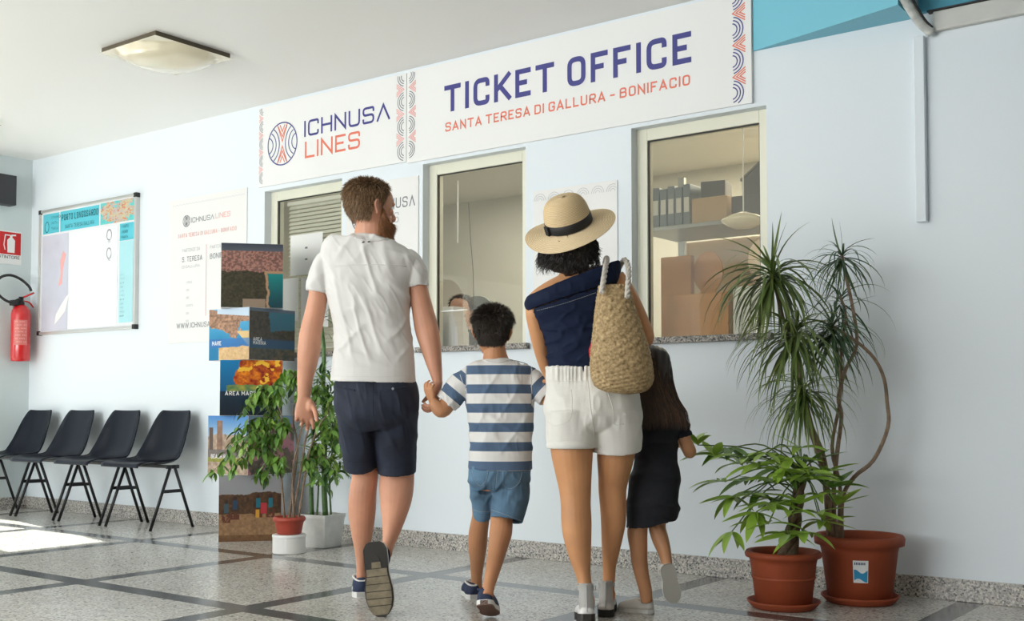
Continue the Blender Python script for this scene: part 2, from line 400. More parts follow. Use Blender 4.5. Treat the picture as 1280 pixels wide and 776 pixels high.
# left wall: glazed door and a long glazed opening; front wall (behind the camera): glazed opening; right wall
DY0, DY1, DZ = -1.75, -0.33, 2.40
bm = B()
box(bm, (XL - .2, DY1, 0), (XL, 0, CEIL)); box(bm, (XL - .2, DY0, DZ), (XL, DY1, CEIL)); box(bm, (XL - .2, -4.6, 0), (XL, DY0, CEIL))
box(bm, (XL - .2, -7.9, 0), (XL, -4.6, .25)); box(bm, (XL - .2, -7.9, 2.65), (XL, -4.6, CEIL)); box(bm, (XL - .2, YF, 0), (XL, -7.9, CEIL))
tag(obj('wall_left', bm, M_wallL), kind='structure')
bm = B()
box(bm, (XL, YF - .2, 0), (-3.7, YF, CEIL)); box(bm, (1.6, YF - .2, 0), (XR, YF, CEIL)); box(bm, (-3.7, YF - .2, 0), (1.6, YF, .25)); box(bm, (-3.7, YF - .2, 2.65), (1.6, YF, CEIL))
tag(obj('wall_front', bm, M_wall), kind='structure')
bm = B(); box(bm, (XR, YF, 0), (XR + .2, 0, CEIL)); tag(obj('wall_right', bm, mat('dark_low_bounce', (.20, .15, .10), .5, vary=.2, stretch=(3, 3, 30))), kind='structure')  # unseen wall; its dark tone is made up to cut bounce light
M_clear = glassmat('clear_glass')
def glazing(name, horiz, lo, hi, n, thick=.05):
    """frame of posts and rails with n panes in an opening of the left (horiz False) or front wall"""
    e = tag(empty(name, (lo[0], lo[1], lo[2])), kind='structure')
    def seg(a_, b_, nm, m):
        bm = B(); box(bm, a_, b_); obj(nm, bm, m, e)
    L0, L1 = (lo[0], hi[0]) if horiz else (lo[1], hi[1]); fixed = lo[1] if horiz else lo[0]
    P = lambda u, t, z: (u, fixed + t, z) if horiz else (fixed + t, u, z)
    step = (L1 - L0) / n
    seg(P(L0, 0, lo[2]), P(L1, thick, lo[2] + .07), 'rail', M_white); seg(P(L0, 0, hi[2] - .07), P(L1, thick, hi[2]), 'rail', M_white)
    for k in range(n + 1):
        u = L0 + step * k; u0, u1 = (u, u + .06) if k == 0 else ((u - .06, u) if k == n else (u - .03, u + .03))
        seg(P(u0, 0, lo[2] + .07), P(u1, thick, hi[2] - .07), 'mullion', M_white)
    for k in range(n):
        seg(P(L0 + step * k + .03, thick / 2 - .003, lo[2] + .07), P(L0 + step * (k + 1) - .03, thick / 2 + .003, hi[2] - .07), 'pane', M_clear)
    return e
glazing('door_1', False, (XL - .12, DY0, 0), (XL - .07, DY1, DZ), 2)
glazing('window_4', False, (XL - .12, -7.9, .25), (XL - .07, -4.6, 2.65), 3)
glazing('window_5', True, (-3.7, YF - .12, .25), (1.6, YF - .07, 2.65), 5)
bm = B(); box(bm, (-22, -22, -.13), (XL - .2, 12, -.1)); tag(obj('ground_outside', bm, mat('paving', (.55, .53, .5), .8)), kind='structure')
# granite baseboards
for nm, lo, hi in (('baseboard_back', (XL + .014, -.014, 0), (XR, 0, .093)), ('baseboard_left', (XL, DY1, 0), (XL + .014, 0, .093)), ('baseboard_left', (XL, -9.0, 0), (XL + .014, DY0, .093)), ('baseboard_right', (XR - .014, YF, 0), (XR, -.014, .093))):
    bm = B(); box(bm, lo, hi, .002); tag(obj(nm, bm, M_gran), kind='structure')
# ------------------------------------------------------------------ office behind the wall
M_off = mat('office_wall', (0.60, 0.585, 0.51), 0.7); M_offc = mat('office_ceiling', (0.70, 0.69, 0.63), 0.6); M_tan = mat('tan_board', (0.62, 0.43, 0.24), 0.7, vary=.05)
OY = 2.6
bm = B(); box(bm, (-4.0, OY, 0), (2.7, OY + .1, 2.7)); box(bm, (-4.0, WT, 0), (-3.9, OY, 2.7)); box(bm, (2.6, WT, 0), (2.7, OY, 2.7)); tag(obj('wall_office', bm, M_off), kind='structure')
bm = B(); box(bm, (-4.0, WT, 2.6), (2.7, OY + .1, 2.7)); tag(obj('ceiling_office', bm, M_offc), kind='structure')
bm = B(); box(bm, (-4.0, WT, -.1), (2.7, OY + .1, 0)); tag(obj('floor_office', bm, mat('office_lino', (.35, .34, .32), .5)), kind='structure')
# windows: frame, glass, granite sill
M_pane = glassmat('office_glass', (0.93, 0.93, 0.89), 0.3, .06)
M_gasket = mat('dark_gasket', (.03, .03, .03), .5)
for k, (x0, x1) in enumerate(WIN):
    e = tag(empty('window_%d' % (k + 1), (x0, 0.04, WZ0)), kind='structure')
    fw_, y0, y1 = 0.062, 0.055, 0.115
    bm = B()
    for lo, hi in (((x0, y0, WZ0), (x0 + fw_, y1, WZ1)), ((x1 - fw_, y0, WZ0), (x1, y1, WZ1)), ((x0 + fw_, y0, WZ1 - fw_), (x1 - fw_, y1, WZ1))): box(bm, lo, hi, .003)
    obj('window_frame', bm, M_cream, e)
    bm = B(); g = .005; a_, b_, t = x0 + fw_, x1 - fw_, WZ1 - fw_
    for lo, hi in (((a_, y0 + .008, WZ0), (a_ + g, y0 + .022, t)), ((b_ - g, y0 + .008, WZ0), (b_, y0 + .022, t)), ((a_ + g, y0 + .008, t - g), (b_ - g, y0 + .022, t))): box(bm, lo, hi)
    obj('gasket', bm, M_gasket, e)
    bm = B()
    if k == 0: box(bm, (a_ + g, .069, WZ0), (b_ - g, .075, t - g))
    else:      # pane with a round-headed talk opening above the sill
        ax, aw, ah = ((-0.535, .125, .40) if k == 1 else (0.935, .105, .0))
        poly = [(a_ + g, WZ0 + .002)]
        if ah:
            poly += [(ax - aw, WZ0 + .002)] + [(ax - aw * math.cos(R(s)), WZ0 + ah - aw * 1.0 + aw * 1.0 * math.sin(R(s))) for s in range(0, 181, 15)] + [(ax + aw, WZ0 + .002)]
        poly += [(b_ - g, WZ0 + .002), (b_ - g, t - g), (a_ + g, t - g)]
        prism(bm, poly, wallframe(0, 0, .075), .006)
    obj('pane', bm, M_pane, e)
    if k == 1:
        bm = B(); box(bm, (ax - aw - .01, .097, WZ0 + .215), (ax + aw + .01, .103, WZ0 + .222)); obj('hatch_edge', bm, M_white, e)
    bm = B(); box(bm, (x0 + .002, 0.0, WZ0 - .0), (x1 - .002, .054, WZ0 + .001)); box(bm, (x0 - .03, -.035, WZ0 - .03), (x1 + .03, .0, WZ0 + .002), .003); obj('window_sill', bm, M_sill, e)
# ------------------------------------------------------------------ blue bulkhead, awning edge, pipe box on the right
e = empty('blue_canopy', (1.45, 0, 2.52), 'blue wedge-shaped canopy with white curved edge tube and header beam at the top right', 'canopy')
zc = CEIL - .002
def wedge(x0, x1, d0, d1, z0, z1):
    bm = B(); vs = [bm.verts.new(p) for p in ((x0, -.001, z0), (x1, -.001, z0), (x1, -d1, z0), (x0, -d0, z0), (x0, -.001, z1), (x1, -.001, z1), (x1, -d1, z1), (x0, -d0, z1))]
    for f in ((0, 1, 2, 3), (4, 7, 6, 5), (0, 4, 5, 1), (1, 5, 6, 2), (2, 6, 7, 3), (3, 7, 4, 0)): bm.faces.new([vs[i] for i in f])
    return bm
obj('fascia', wedge(1.452, 2.207, .008, .215, 2.522, zc), M_blue, e)
e2 = e
bm = B(); tube(bm, [(2.292, -.03, 2.435), (2.258, -.075, 2.475), (2.235, -.16, 2.53), (2.215, -.27, 2.60), (2.20, -.42, 2.66), (2.19, -.62, 2.71)], .022, 12, 4); obj('edge_tube', bm, mat('weathered_white_tube', (.66, .68, .65), .5, vary=.18, vscale=30), e2, smooth=True)
bm = B(); tube(bm, [(2.30, -.05, 2.452), (2.28, -.09, 2.48), (2.262, -.17, 2.535), (2.245, -.28, 2.603), (2.23, -.42, 2.663)], .005, 8, 4); obj('seal', bm, M_gasket, e2, smooth=True)
bm = B(); box(bm, (2.298, -.035, 2.44), (4.2, -.001, 2.525), .006); obj('header_beam', bm, mat('off_white_beam', (.66, .66, .62), .5, vary=.06), e2)
bm = wedge(2.30, 4.2, .9, .9, 2.70, 2.72); obj('blue_roof', bm, mat('deep_blue_sheet', (.06, .25, .38), .4), e2)
bm = B(); box(bm, (2.275, -.04, 2.526), (4.2, -.001, 2.533)); obj('gap_strip', bm, M_black, e2)
bm = B(); box(bm, (2.235, -.03, 2.534), (4.2, -.001, 2.698)); obj('blue_back_panel', bm, mat('teal_sheet', (.07, .34, .46), .45), e2)
bm = B(); box(bm, (2.214, -.035, 1.618), (2.258, -.001, 2.43), .003); tag(obj('pipe_casing', bm, M_wall, loc=(2.24, 0, 1.62)), 'slim wall-coloured vertical cable duct ending above the long-leaved plant', 'duct')
# ------------------------------------------------------------------ signs
M_sign = mat('sign_board', (.86, .865, .86), .35); M_navy = mat('navy_ink', (.050, .052, .25), .5); M_coral = mat('coral_ink', (.80, .20, .13), .5); M_grey = mat('grey_ink', (.19, .19, .22), .5)
M_lgrey = mat('pale_grey_ink', (.55, .55, .58), .5); M_pink = mat('pink_ink', (.86, .42, .40), .5)
def motif(bmN, bmC, M, w_, z0, z1, pitch, flip, hw):
    """vertical ornament: concentric arcs alternating with arrow heads"""
    s = -1 if flip else 1; z = z0; T = lambda pts: [((w_ / 2 + s * (p[0] - w_ / 2)), min(max(p[1], z0), z1)) for p in pts]
    c = z1 - pitch * .1
    while c > z0 - pitch * .3:
        for r in (.028, .043, .058):
            pts = [p for p in arc(0.004, c, r * w_ / .075, -80, 80) if z0 < p[1] < z1]
            if len(pts) > 1: stroke2d(bmN, T(pts), False, hw, M)
        for o_ in (0, .018, .036):
            k = w_ / .075; cy = c - pitch / 2
            pts = [(.073 * k, cy + .040 * k), ((.010 + o_) * k, cy), (.073 * k, cy - .040 * k)]
            pts = [(p[0], p[1]) for p in pts]
            f = (.063 - o_) / .063; pts[0] = (.073 * k, cy + .040 * k * f); pts[2] = (.073 * k, cy - .040 * k * f)
            if z0 < pts[2][1] and pts[0][1] < z1: stroke2d(bmC, T(pts), False, hw, M)
        c -= pitch
def emblem(bmN, bmC, M, cx, cy, r, hw):
    stroke2d(bmN, [(cx + r * math.cos(R(a_)), cy + r * math.sin(R(a_))) for a_ in range(0, 360, 8)], True, hw * 1.2, M)
    for s in (-1, 1):
        for q in (.33, .55, .77):
            pts = []
            for a_ in range(-90, 91, 6):
                p = (cx + s * (r * .98 - q * r * math.cos(R(a_))), cy + q * r * 1.12 * math.sin(R(a_)))
                if (p[0] - cx) ** 2 + (p[1] - cy) ** 2 < (r * .99) ** 2: pts.append(p)
            if len(pts) > 1: stroke2d(bmN, pts, False, hw, M)
        for q in (.12, .38, .64):
            hh = r * (.97 - q); x_ = min(hh * .5, r * .34)
            yt = cy + s * math.sqrt(max(r * r * .95 - x_ * x_, 0)) if q < .2 else cy + s * (q * r + x_ * 1.55 if q * r + x_ * 1.55 < r * .93 else r * .93)
            stroke2d(bmC, [(cx - x_, yt), (cx, cy + s * q * r * .9), (cx + x_, yt)], False, hw, M)
# sign 1: the shipping line
e = empty('company_sign', (-1.45, 0, 2.28), 'white fascia sign with the shipping company name beside a round emblem', 'sign')
bm = B(); box(bm, (-2.112, -.014, 2.282), (-.782, 0, 2.818), .001); obj('board', bm, M_sign, e)
bn, bc = B(), B(); Mf = wallframe(0, 0, -.0152)
motif(bn, bc, wallframe(-2.108, 0, -.0152), .05, 2.288, 2.812, .115, True, .0016); motif(bn, bc, wallframe(-.862, 0, -.0152), .072, 2.288, 2.812, .150, True, .0026)
tag(obj('navy_ornament', bn, M_grey, e), kind='stuff'); tag(obj('coral_ornament', bc, M_pink, e), kind='stuff')
bn, bc = B(), B(); emblem(bn, bc, Mf, -1.876, 2.545, .14, .0034); tag(obj('emblem_rings', bn, M_navy, e), kind='stuff'); tag(obj('emblem_arrows', bc, M_coral, e), kind='stuff')
letters(e, 'ICHNUS^', -1.668, 2.558, .105, .0145, Mf, M_navy, .2, .755)
letters(e, 'LINES', -1.660, 2.418, .108, .0145, Mf, M_coral, .2, .495)
# sign 2: the ticket office
e = empty('ticket_sign', (.33, 0, 2.28), 'long white fascia sign reading TICKET OFFICE in blue letters', 'sign')
bm = B(); box(bm, (-.777, -.014, 2.272), (1.428, 0, 2.822), .001); obj('board', bm, M_sign, e)
bm = B(); box(bm, (1.4285, -.02, 2.27), (1.447, 0, 2.824)); obj('edge_trim', bm, M_white, e)
bn, bc = B(), B(); motif(bn, bc, wallframe(-.768, 0, -.0152), .066, 2.278, 2.816, .150, False, .0026); tag(obj('navy_ornament', bn, M_grey, e), kind='stuff'); tag(obj('coral_ornament', bc, M_pink, e), kind='stuff')
bn, bc = B(), B(); motif(bn, bc, wallframe(1.338, 0, -.0152), .078, 2.278, 2.816, .156, False, .0029); tag(obj('navy_ornament', bn, M_navy, e), kind='stuff'); tag(obj('coral_ornament', bc, M_coral, e), kind='stuff')
letters(e, 'TICKET OFFICE', -.482, 2.528, .157, .028, Mf, M_navy, .21, 1.606)
letters(e, 'SANTA TERESA DI GALLURA - BONIFACIO', -.474, 2.415, .053, .0088, Mf, M_coral, .22, 1.59)
# panels below the signs
def panel(name, x0, x1, z0, z1, label, cat, t=.006, m=None):
    e = empty(name, ((x0 + x1) / 2, 0, z0), label, cat); bm = B(); box(bm, (x0, -t, z0), (x1, -.0006, z1), .001); obj('board', bm, m or M_sign, e); return e, wallframe(0, 0, -t - .0012)
M_poster = mat('poster_paper', (.84, .84, .83), .4)
e, Mf = panel('logo_panel', -1.29, -.69, 1.42, 2.19, 'white wall panel with small round logo behind the man\'s head', 'poster', m=M_poster)
bn, bc = B(), B(); emblem(bn, bc, Mf, -1.155, 1.985, .085, .003); tag(obj('emblem_rings', bn, M_grey, e), kind='stuff'); tag(obj('emblem_arrows', bc, M_grey, e), kind='stuff')
letters(e, 'ICHNUS^', -1.055, 2.012, .063, .0072, Mf, M_grey, .2, .34)
letters(e, 'LINES', -1.055, 1.925, .063, .0072, Mf, M_lgrey, .2, .21)
e, Mf = panel('arched_poster', .150, .686, 1.40, 1.995, 'white wall panel with faint arc border behind the straw hat', 'poster', m=M_poster)
bn = B()
for k in range(6):
    cx = .195 + k * .093
    for r in (.014, .026, .038): stroke2d(bn, [p for p in arc(cx, 1.938, r, 0, 180) if p[0] < .682], False, .0014, Mf)
tag(obj('arc_border', bn, M_lgrey, e), kind='stuff')
# timetable poster left of the first window
e, Mf = panel('timetable_poster', -3.09, -2.235, 1.27, 2.30, 'large white timetable poster with red column line behind the photo boxes', 'poster', m=M_poster)
bn, bc, bl = B(), B(), B()
for k in range(22): stroke2d(bl, arc(-3.03 + k * .036, 2.245, .016, 20, 160, 6), False, .001, Mf)
emblem(bn, bn, Mf, -2.885, 2.135, .040, .0016); write(bn, 'ICHNUS^', -2.83, 2.118, .036, .0042, Mf, .2, width=.25); write(bc, 'LINES', -2.565, 2.122, .036, .0042, Mf, .2, width=.16)
write(bc, "SANTA TERESA DI GALLURA - BONIFACIO", -2.98, 2.02, .028, .0034, Mf, .24, width=.64)
write(bl, 'PARTENZE DA', -2.93, 1.915, .024, .0028, Mf, .2, width=.20); write(bn, 'S. TERESA', -2.93, 1.845, .036, .0045, Mf, .2, width=.225); write(bl, 'DI GALLURA', -2.93, 1.80, .02, .0024, Mf, .2, width=.2)
write(bl, 'PARTENZE DA', -2.62, 1.915, .024, .0028, Mf, .2, width=.20); write(bn, 'BONIFACIO', -2.62, 1.845, .036, .0045, Mf, .2, width=.25)
for k in range(6): write(bl, ['LUGLIO', 'ORE', 'ORE', 'AGOSTO', 'ORE', 'ORE'][k], -2.88, 1.69 - k * .055, .016, .0018, Mf, .2)
stroke2d(bc, [(-2.66, 1.95), (-2.66, 1.45)], False, .0025, Mf); write(bn, 'WWW.ICHNUSALINES.COM', -2.985, 1.375, .036, .0042, Mf, .2, width=.64)
tag(obj('dark_text', bn, M_grey, e), kind='stuff'); tag(obj('coral_text', bc, M_pink, e), kind='stuff'); tag(obj('pale_text', bl, M_lgrey, e), kind='stuff')
# ------------------------------------------------------------------ notice board
e = empty('notice_board', (-4.10, 0, 1.40), 'aluminium-framed notice board with blue headed notices on the left', 'board')
M_alu = mat('brushed_aluminium', (.62, .62, .6), .35, metal=.6)
x0, x1, z0, z1 = -4.765, -3.45, 1.395, 2.40
bm = B(); box(bm, (x0 + .01, -.022, z0 + .01), (x1 - .01, 0, z1 - .01)); obj('backboard', bm, mat('board_white', (.80, .81, .84), .25), e)
for lo, hi in (((x0, -.034, z0), (x1, 0, z0 + .022)), ((x0, -.034, z1 - .022), (x1, 0, z1)), ((x0, -.034, z0 + .022), (x0 + .022, 0, z1 - .022)), ((x1 - .022, -.034, z0 + .022), (x1, 0, z1 - .022))):
    bm = B(); box(bm, lo, hi, .003); obj('frame_rail', bm, M_alu, e)
for px in (x0 - .004, x1 - .031):
    for pz in (z0 - .004, z1 - .031):
        bm = B(); box(bm, (px, -.037, pz), (px + .035, -.0005, pz + .035), .004); obj('corner_cap', bm, M_black, e)
M_cyan = mat('cyan_print', (.10, .56, .68), .4); M_cyanp = mat('pale_cyan_print', (.42, .74, .80), .35); M_lav = mat('lavender_map', (.60, .60, .70), .3, vary=.05, vscale=6)
Mb = wallframe(0, 0, -.0235)
def sheet(x0, x1, z0, z1, m, nm, y=-.0225): 
    bm = B(); box(bm, (x0, y - .001, z0), (x1, y, z1)); return obj(nm, bm, m, e)
sheet(-4.715, -4.485, 2.205, 2.365, M_cyan, 'blue_notice'); sheet(-4.470, -3.935, 2.205, 2.365, M_cyan, 'blue_notice')
sheet(-4.72, -4.35, 1.425, 2.19, M_lav, 'map_sheet'); sheet(-3.665, -3.49, 2.06, 2.19, M_cyan, 'blue_notice'); sheet(-3.665, -3.49, 1.445, 2.055, M_cyanp, 'pale_blue_notice')
sheet(-4.33, -3.69, 1.425, 2.185, mat('glare_white', (.84, .85, .90), .15), 'glare_sheet')  # plain white sheet paints the window glare on the board's glass
def townmap(u, v):
    n = fbm(u * 9, v * 7, 3); m_ = fbm(u * 26, v * 20, 9); d = np.hypot(u - .55, v - .5)
    land = (n + .35 - d * .9) > .42
    r_ = np.where(land, 200 + 50 * (m_ - .5), 70 + 60 * m_); g = np.where(land, 190 + 80 * (m_ - .5), 185 + 30 * m_); b_ = np.where(land, 170 - 120 * (m_ - .4), 200 + 0 * m_)
    hot = land & (m_ > .62); return np.where(hot, 215, r_), np.where(hot, 120, g), np.where(hot, 100, b_)
link('town_map', print_mesh(None, wallframe(-3.92, 2.205, -.0228), .43, .165, townmap, 50, 30), PRINT, e)
def island(u, v):
    on = (np.abs(v - (.3 + u * .5)) < .09 + .05 * fbm(u * 8, v * 8, 2)); return np.where(on, 190, 160.), np.where(on, 135, 160.), np.where(on, 140, 180.)
bm = B(); prism(bm, [(0, 0), (.05, .02), (.06, .14), (.10, .25), (.06, .28), (.02, .2), (.03, .1)], wallframe(-4.48, 1.77, -.0236), .0006); obj('map_town_area', bm, M_pink, e)
bm = B(); prism(bm, [(0, 0), (.05, .03), (.15, .10), (.20, .23), (.17, .22), (.10, .16), (.02, .08)], wallframe(-4.53, 1.47, -.0240), .0006); obj('map_beach_area', bm, M_white, e)
bn = B(); M_dark = mat('dark_blue_ink', (.02, .05, .12), .5)
write(bn, 'PORTO LONGOSARDO', -4.45, 2.29, .05, .007, Mb, .16, width=.50); write(bn, 'SANTA TERESA GALLURA', -4.40, 2.225, .03, .0035, Mb, .18, width=.40)
emb = [(-4.66 + .028 * math.cos(R(t)), 2.26 + .042 * math.sin(R(t))) for t in range(0, 360, 20)]; stroke2d(bn, emb, True, .003, Mb)
for k in range(3): write(bn, ['COMUNE DI', 'SANTA', 'TERESA'][k], -4.60, 2.32 - k * .045, .022, .0026, Mb, .18)
for k in range(3): write(bn, ['PORTO', 'ORARI', 'VISITE'][k], -3.64, 2.155 - k * .04, .022, .003, Mb, .18)
for k in range(11): write(bn, ['AVVISO', 'SPIAGGE', 'BARCHE', 'ORARI'][k % 4], -3.65, 1.80 - k * .031, .011, .0012, Mb, .2)
tag(obj('dark_text', bn, M_dark, e), kind='stuff')
bn = B(); 
for zz in (2.12, 1.98): stroke2d(bn, [(-3.80 + .03 * math.cos(R(t)), zz + .04 * math.sin(R(t))) for t in range(0, 360, 20)], True, .003, Mb); stroke2d(bn, [(-3.82, zz - .05), (-3.78, zz - .055)], False, .002, Mb)
tag(obj('faint_crest', bn, M_lgrey, e), kind='stuff')
# ------------------------------------------------------------------ dark box, extinguisher and its sign on the left wall
Ml = Matrix(((0, 0, 1, XL + .004), (1, 0, 0, 0), (0, 1, 0, 0), (0, 0, 0, 1)))      # local x along +Y, y up, z into the room
bm = B(); box(bm, (XL + .001, -.33, 2.43), (XL + .10, -.188, 2.67), .006); tag(obj('alarm_siren', bm, mat('anthracite', (.035, .035, .04), .5), loc=(XL, -.25, 2.43)), 'dark grey box mounted high on the left wall', 'box')
e = empty('extinguisher_sign', (XL, -.18, 2.0), 'red and white fire extinguisher sign on left wall', 'sign')
bm = B(); box(bm, (XL, -.315, 1.965), (XL + .003, -.085, 2.235)); obj('plate', bm, M_white, e)
M_red = mat('signal_red', (.62, .015, .015), .35)
bm = B(); box(bm, (XL + .003, -.31, 2.045), (XL + .0036, -.092, 2.225)); obj('red_field', bm, M_red, e)
bn = B(); Mr = Matrix.Translation((.0005, 0, 0)) @ Ml
prism(bn, [(-.205, 2.06), (-.145, 2.06), (-.142, 2.16), (-.16, 2.18), (-.19, 2.18), (-.208, 2.16)], Mr, .0006); prism(bn, [(-.185, 2.18), (-.165, 2.18), (-.165, 2.2), (-.185, 2.2)], Mr, .0006)
stroke2d(bn, [(-.135, 2.205), (-.175, 2.2)], False, .006, Mr); stroke2d(bn, [(-.18, 2.2), (-.225, 2.2), (-.235, 2.12), (-.225, 2.08)], False, .004, Mr); tag(obj('pictogram', bn, M_white, e), kind='stuff')
bn = B(); write(bn, 'ESTINTORE', -.305, 2.012, .024, .0034, Ml, .16, width=.205); write(bn, 'No', -.305, 1.975, .022, .003, Ml, .16); tag(obj('lettering', bn, M_black, e), kind='stuff')
ex = empty('fire_extinguisher', (XL + .10, -.135, 1.175), 'red fire extinguisher with black hose hung on the left wall', 'extinguisher')
M_exred = mat('extinguisher_red', (.60, .012, .014), .22, coat=.6)
c = (XL + .10, -.135, 1.18)
bm = B(); lathe(bm, [(.05, 0), (.072, .006), (.076, .03), (.076, .37), (.070, .41), (.05, .44), (.028, .455)], 28, c); obj('cylinder', bm, M_exred, ex, smooth=True)
bm = B(); lathe(bm, [(.026, .445), (.026, .475), (.018, .48), (.018, .52)], 16, c); obj('valve', bm, M_black, ex, smooth=True)
bm = B(); tube(bm, [(c[0], c[1] - .02, c[2] + .50), (c[0] + .01, c[1] + .05, c[2] + .535), (c[0] + .01, c[1] + .10, c[2] + .56)], [(.012, .006)] * 3, 8, 3); tube(bm, [(c[0], c[1], c[2] + .49), (c[0] + .01, c[1] + .06, c[2] + .48), (c[0] + .01, c[1] + .10, c[2] + .44)], [(.011, .005)] * 3, 8, 3); obj('lever', bm, M_exred, ex, smooth=True)
bm = B(); hz = [(.01, -.02, .50), (.0, -.10, .47), (-.01, -.185, .52), (-.01, -.215, .59), (0, -.18, .66), (0, -.10, .685), (.01, -.02, .66), (.01, .05, .61), (.015, .07, .57)]
tube(bm, [(c[0] + p[0] + .01, c[1] + p[1], c[2] + p[2]) for p in hz], .011, 10, 5); obj('hose', bm, M_black, ex, smooth=True)
bm = B(); box(bm, (c[0] - .03, c[1] - .085, c[2] + .445), (c[0] + .03, c[1] - .035, c[2] + .49), .006); obj('nozzle_block', bm, M_black, ex)
bm = B()
for k in range(9):
    a_ = R(-70 + k * 10)
    if k < 8: 
        b_ = R(-60 + k * 10); q = [Vector((c[0] + .0768 * math.cos(t), c[1] + .0768 * math.sin(t), c[2] + z)) for t, z in ((a_, .13), (b_, .13), (b_, .33), (a_, .33))]; bm.faces.new([bm.verts.new(p) for p in q])
lb = obj('label_field', bm, mat('faded_label', (.66, .16, .14), .4), ex)
bn = B()
for k in range(7):
    for t in range(-60, 2, 8):
        if (t * 7 + k * 13) % 5 == 0: continue
        a_, b_ = R(t), R(t + 5); z = .15 + k * .027; q = [Vector((c[0] + .0772 * math.cos(v), c[1] + .0772 * math.sin(v), c[2] + z_)) for v, z_ in ((a_, z), (b_, z), (b_, z + .009), (a_, z + .009))]; bn.faces.new([bn.verts.new(p) for p in q])
tag(obj('label_print', bn, M_pink, ex), kind='stuff')
bm = B(); box(bm, (XL, c[1] - .03, c[2] + .30), (XL + .03, c[1] + .03, c[2] + .46)); obj('wall_bracket', bm, M_alu, ex)
# ------------------------------------------------------------------ ceiling lamps
M_lampglass = mat('warm_opal_glass', (.88, .80, .60), .18, coat=.5); M_bronze = mat('dark_bronze', (.10, .08, .05), .5)
def ceiling_lamp(x, y, label):
    e = empty('ceiling_lamp', (x, y, CEIL), label, 'lamp', 'square ceiling lamps'); s = .25
    bm = B(); box(bm, (x - s, y - s, CEIL - .025), (x + s, y + s, CEIL - .0005)); obj('base_plate', bm, M_bronze, e)
    bm = B(); n = 20; g = {}
    for i in range(n + 1):
        for j in range(n + 1):
            u, v = -1 + 2 * i / n, -1 + 2 * j / n; d = min(1, math.hypot(u, v)); z = .030 + .06 * (1 - d ** 2) ** .6 + .012 * (1 - max(abs(u), abs(v)))
            g[i, j] = bm.verts.new((x + u * (s + .012), y + v * (s + .012), CEIL - z))
    for i in range(n):
        for j in range(n): bm.faces.new((g[i, j], g[i + 1, j], g[i + 1, j + 1], g[i, j + 1]))
    obj('glass_shade', bm, M_lampglass, e, smooth=True)
ceiling_lamp(-1.64, -1.09, 'square cream glass lamp with dark edge on the ceiling'); ceiling_lamp(-4.16, -1.09, 'second square ceiling lamp cut by the left edge of the frame')
# ------------------------------------------------------------------ things inside the office
M_card = mat('cardboard', (.55, .25, .07), .75, vary=.08); M_card2 = mat('light_cardboard', (.66, .47, .28), .75, vary=.06); M_dg = mat('dark_grey_card', (.13, .13, .14), .6); M_bluebox = mat('slate_blue_box', (.20, .25, .30), .5)
M_paper = mat('white_paper', (.82, .82, .80), .6); M_steel = mat('grey_steel', (.38, .40, .40), .4, metal=.3)
sh = empty('storage_shelf', (.72, 1.3, 0), 'grey steel storage shelf seen through the right-hand window', 'shelf')
bm = B(); box(bm, (.22, 1.0, 1.885), (1.75, 1.5, 1.91), .003); obj('shelf_board', bm, M_steel, sh)
for x in (.24, 1.72):
    for y in (1.01, 1.47): bm = B(); box(bm, (x, y, 0), (x + .045, y + .03, 2.3)); obj('post', bm, M_steel, sh)
bm = B(); box(bm, (.22, 1.52, .3), (1.75, 1.54, 1.88)); obj('tan_back_panel', bm, M_tan, sh)
bm = B(); box(bm, (.22, 1.0, 1.12), (1.75, 1.5, 1.145)); obj('shelf_board', bm, M_steel, sh)
def thing_box(name, lo, hi, m, label, cat, group=None, rz=0, bev=.003, flaps=False):
    c = Vector(((lo[0] + hi[0]) / 2, (lo[1] + hi[1]) / 2, lo[2])); h = (Vector(hi) - Vector(lo)) / 2
    e = empty(name, c, label, cat, group, rz)
    bm = B(); box(bm, (-h.x, -h.y, 0), (h.x, h.y, 2 * h.z), bev); obj('body', bm, m, e, world=False)
    if flaps:
        bm = B(); box(bm, (-h.x, -.0015 - h.y * .0, 2 * h.z), (h.x, .0015, 2 * h.z + .001)); box(bm, (-h.x - .0006, -.025, .6 * h.z), (h.x + .0006, .025, 2 * h.z + .0012)); obj('tape', bm, M_card2 if m is M_card else M_card, e, world=False)
    return e
for k in range(5):
    x = .29 + k * .053; e = thing_box('ring_binder', (x, 1.05, 1.911), (x + .048, 1.33, 2.16 - (k % 2) * .012), M_bluebox, ['leftmost slate blue ring binder on the office shelf', 'second slate blue ring binder from the left on the office shelf', 'middle one of five slate blue ring binders on the office shelf', 'fourth slate blue ring binder from the left on the office shelf', 'slate blue ring binder next to the pale cardboard box'][k], 'binder', 'slate blue binders on the office shelf')
    bm = B(); box(bm, (-.017, -.1412, .08), (.017, -.1402, .17)); obj('spine_label', bm, M_paper, e, world=False)
thing_box('cardboard_box', (.56, 1.05, 1.911), (.79, 1.30, 2.065), M_card2, 'pale square cardboard box in the middle of the office shelf', 'box', flaps=True)
thing_box('dark_folder_box', (.585, 1.1, 2.067), (.735, 1.26, 2.17), M_dg, 'dark slanted folder lying on the pale cardboard box', 'folder', rz=.2)
thing_box('dark_carton', (.82, 1.05, 1.911), (1.22, 1.30, 2.05), M_dg, 'long low dark grey carton on the office shelf', 'carton')
e = empty('house_shaped_box', (.98, 1.15, 2.051), 'dark grey house-shaped box on top of the long carton', 'box')
bm = B(); prism(bm, [(-.10, 0), (.13, 0), (.13, .10), (.02, .18), (-.10, .09)], wallframe(.98, 2.051, 1.22), .15); obj('body', bm, M_dg, e)
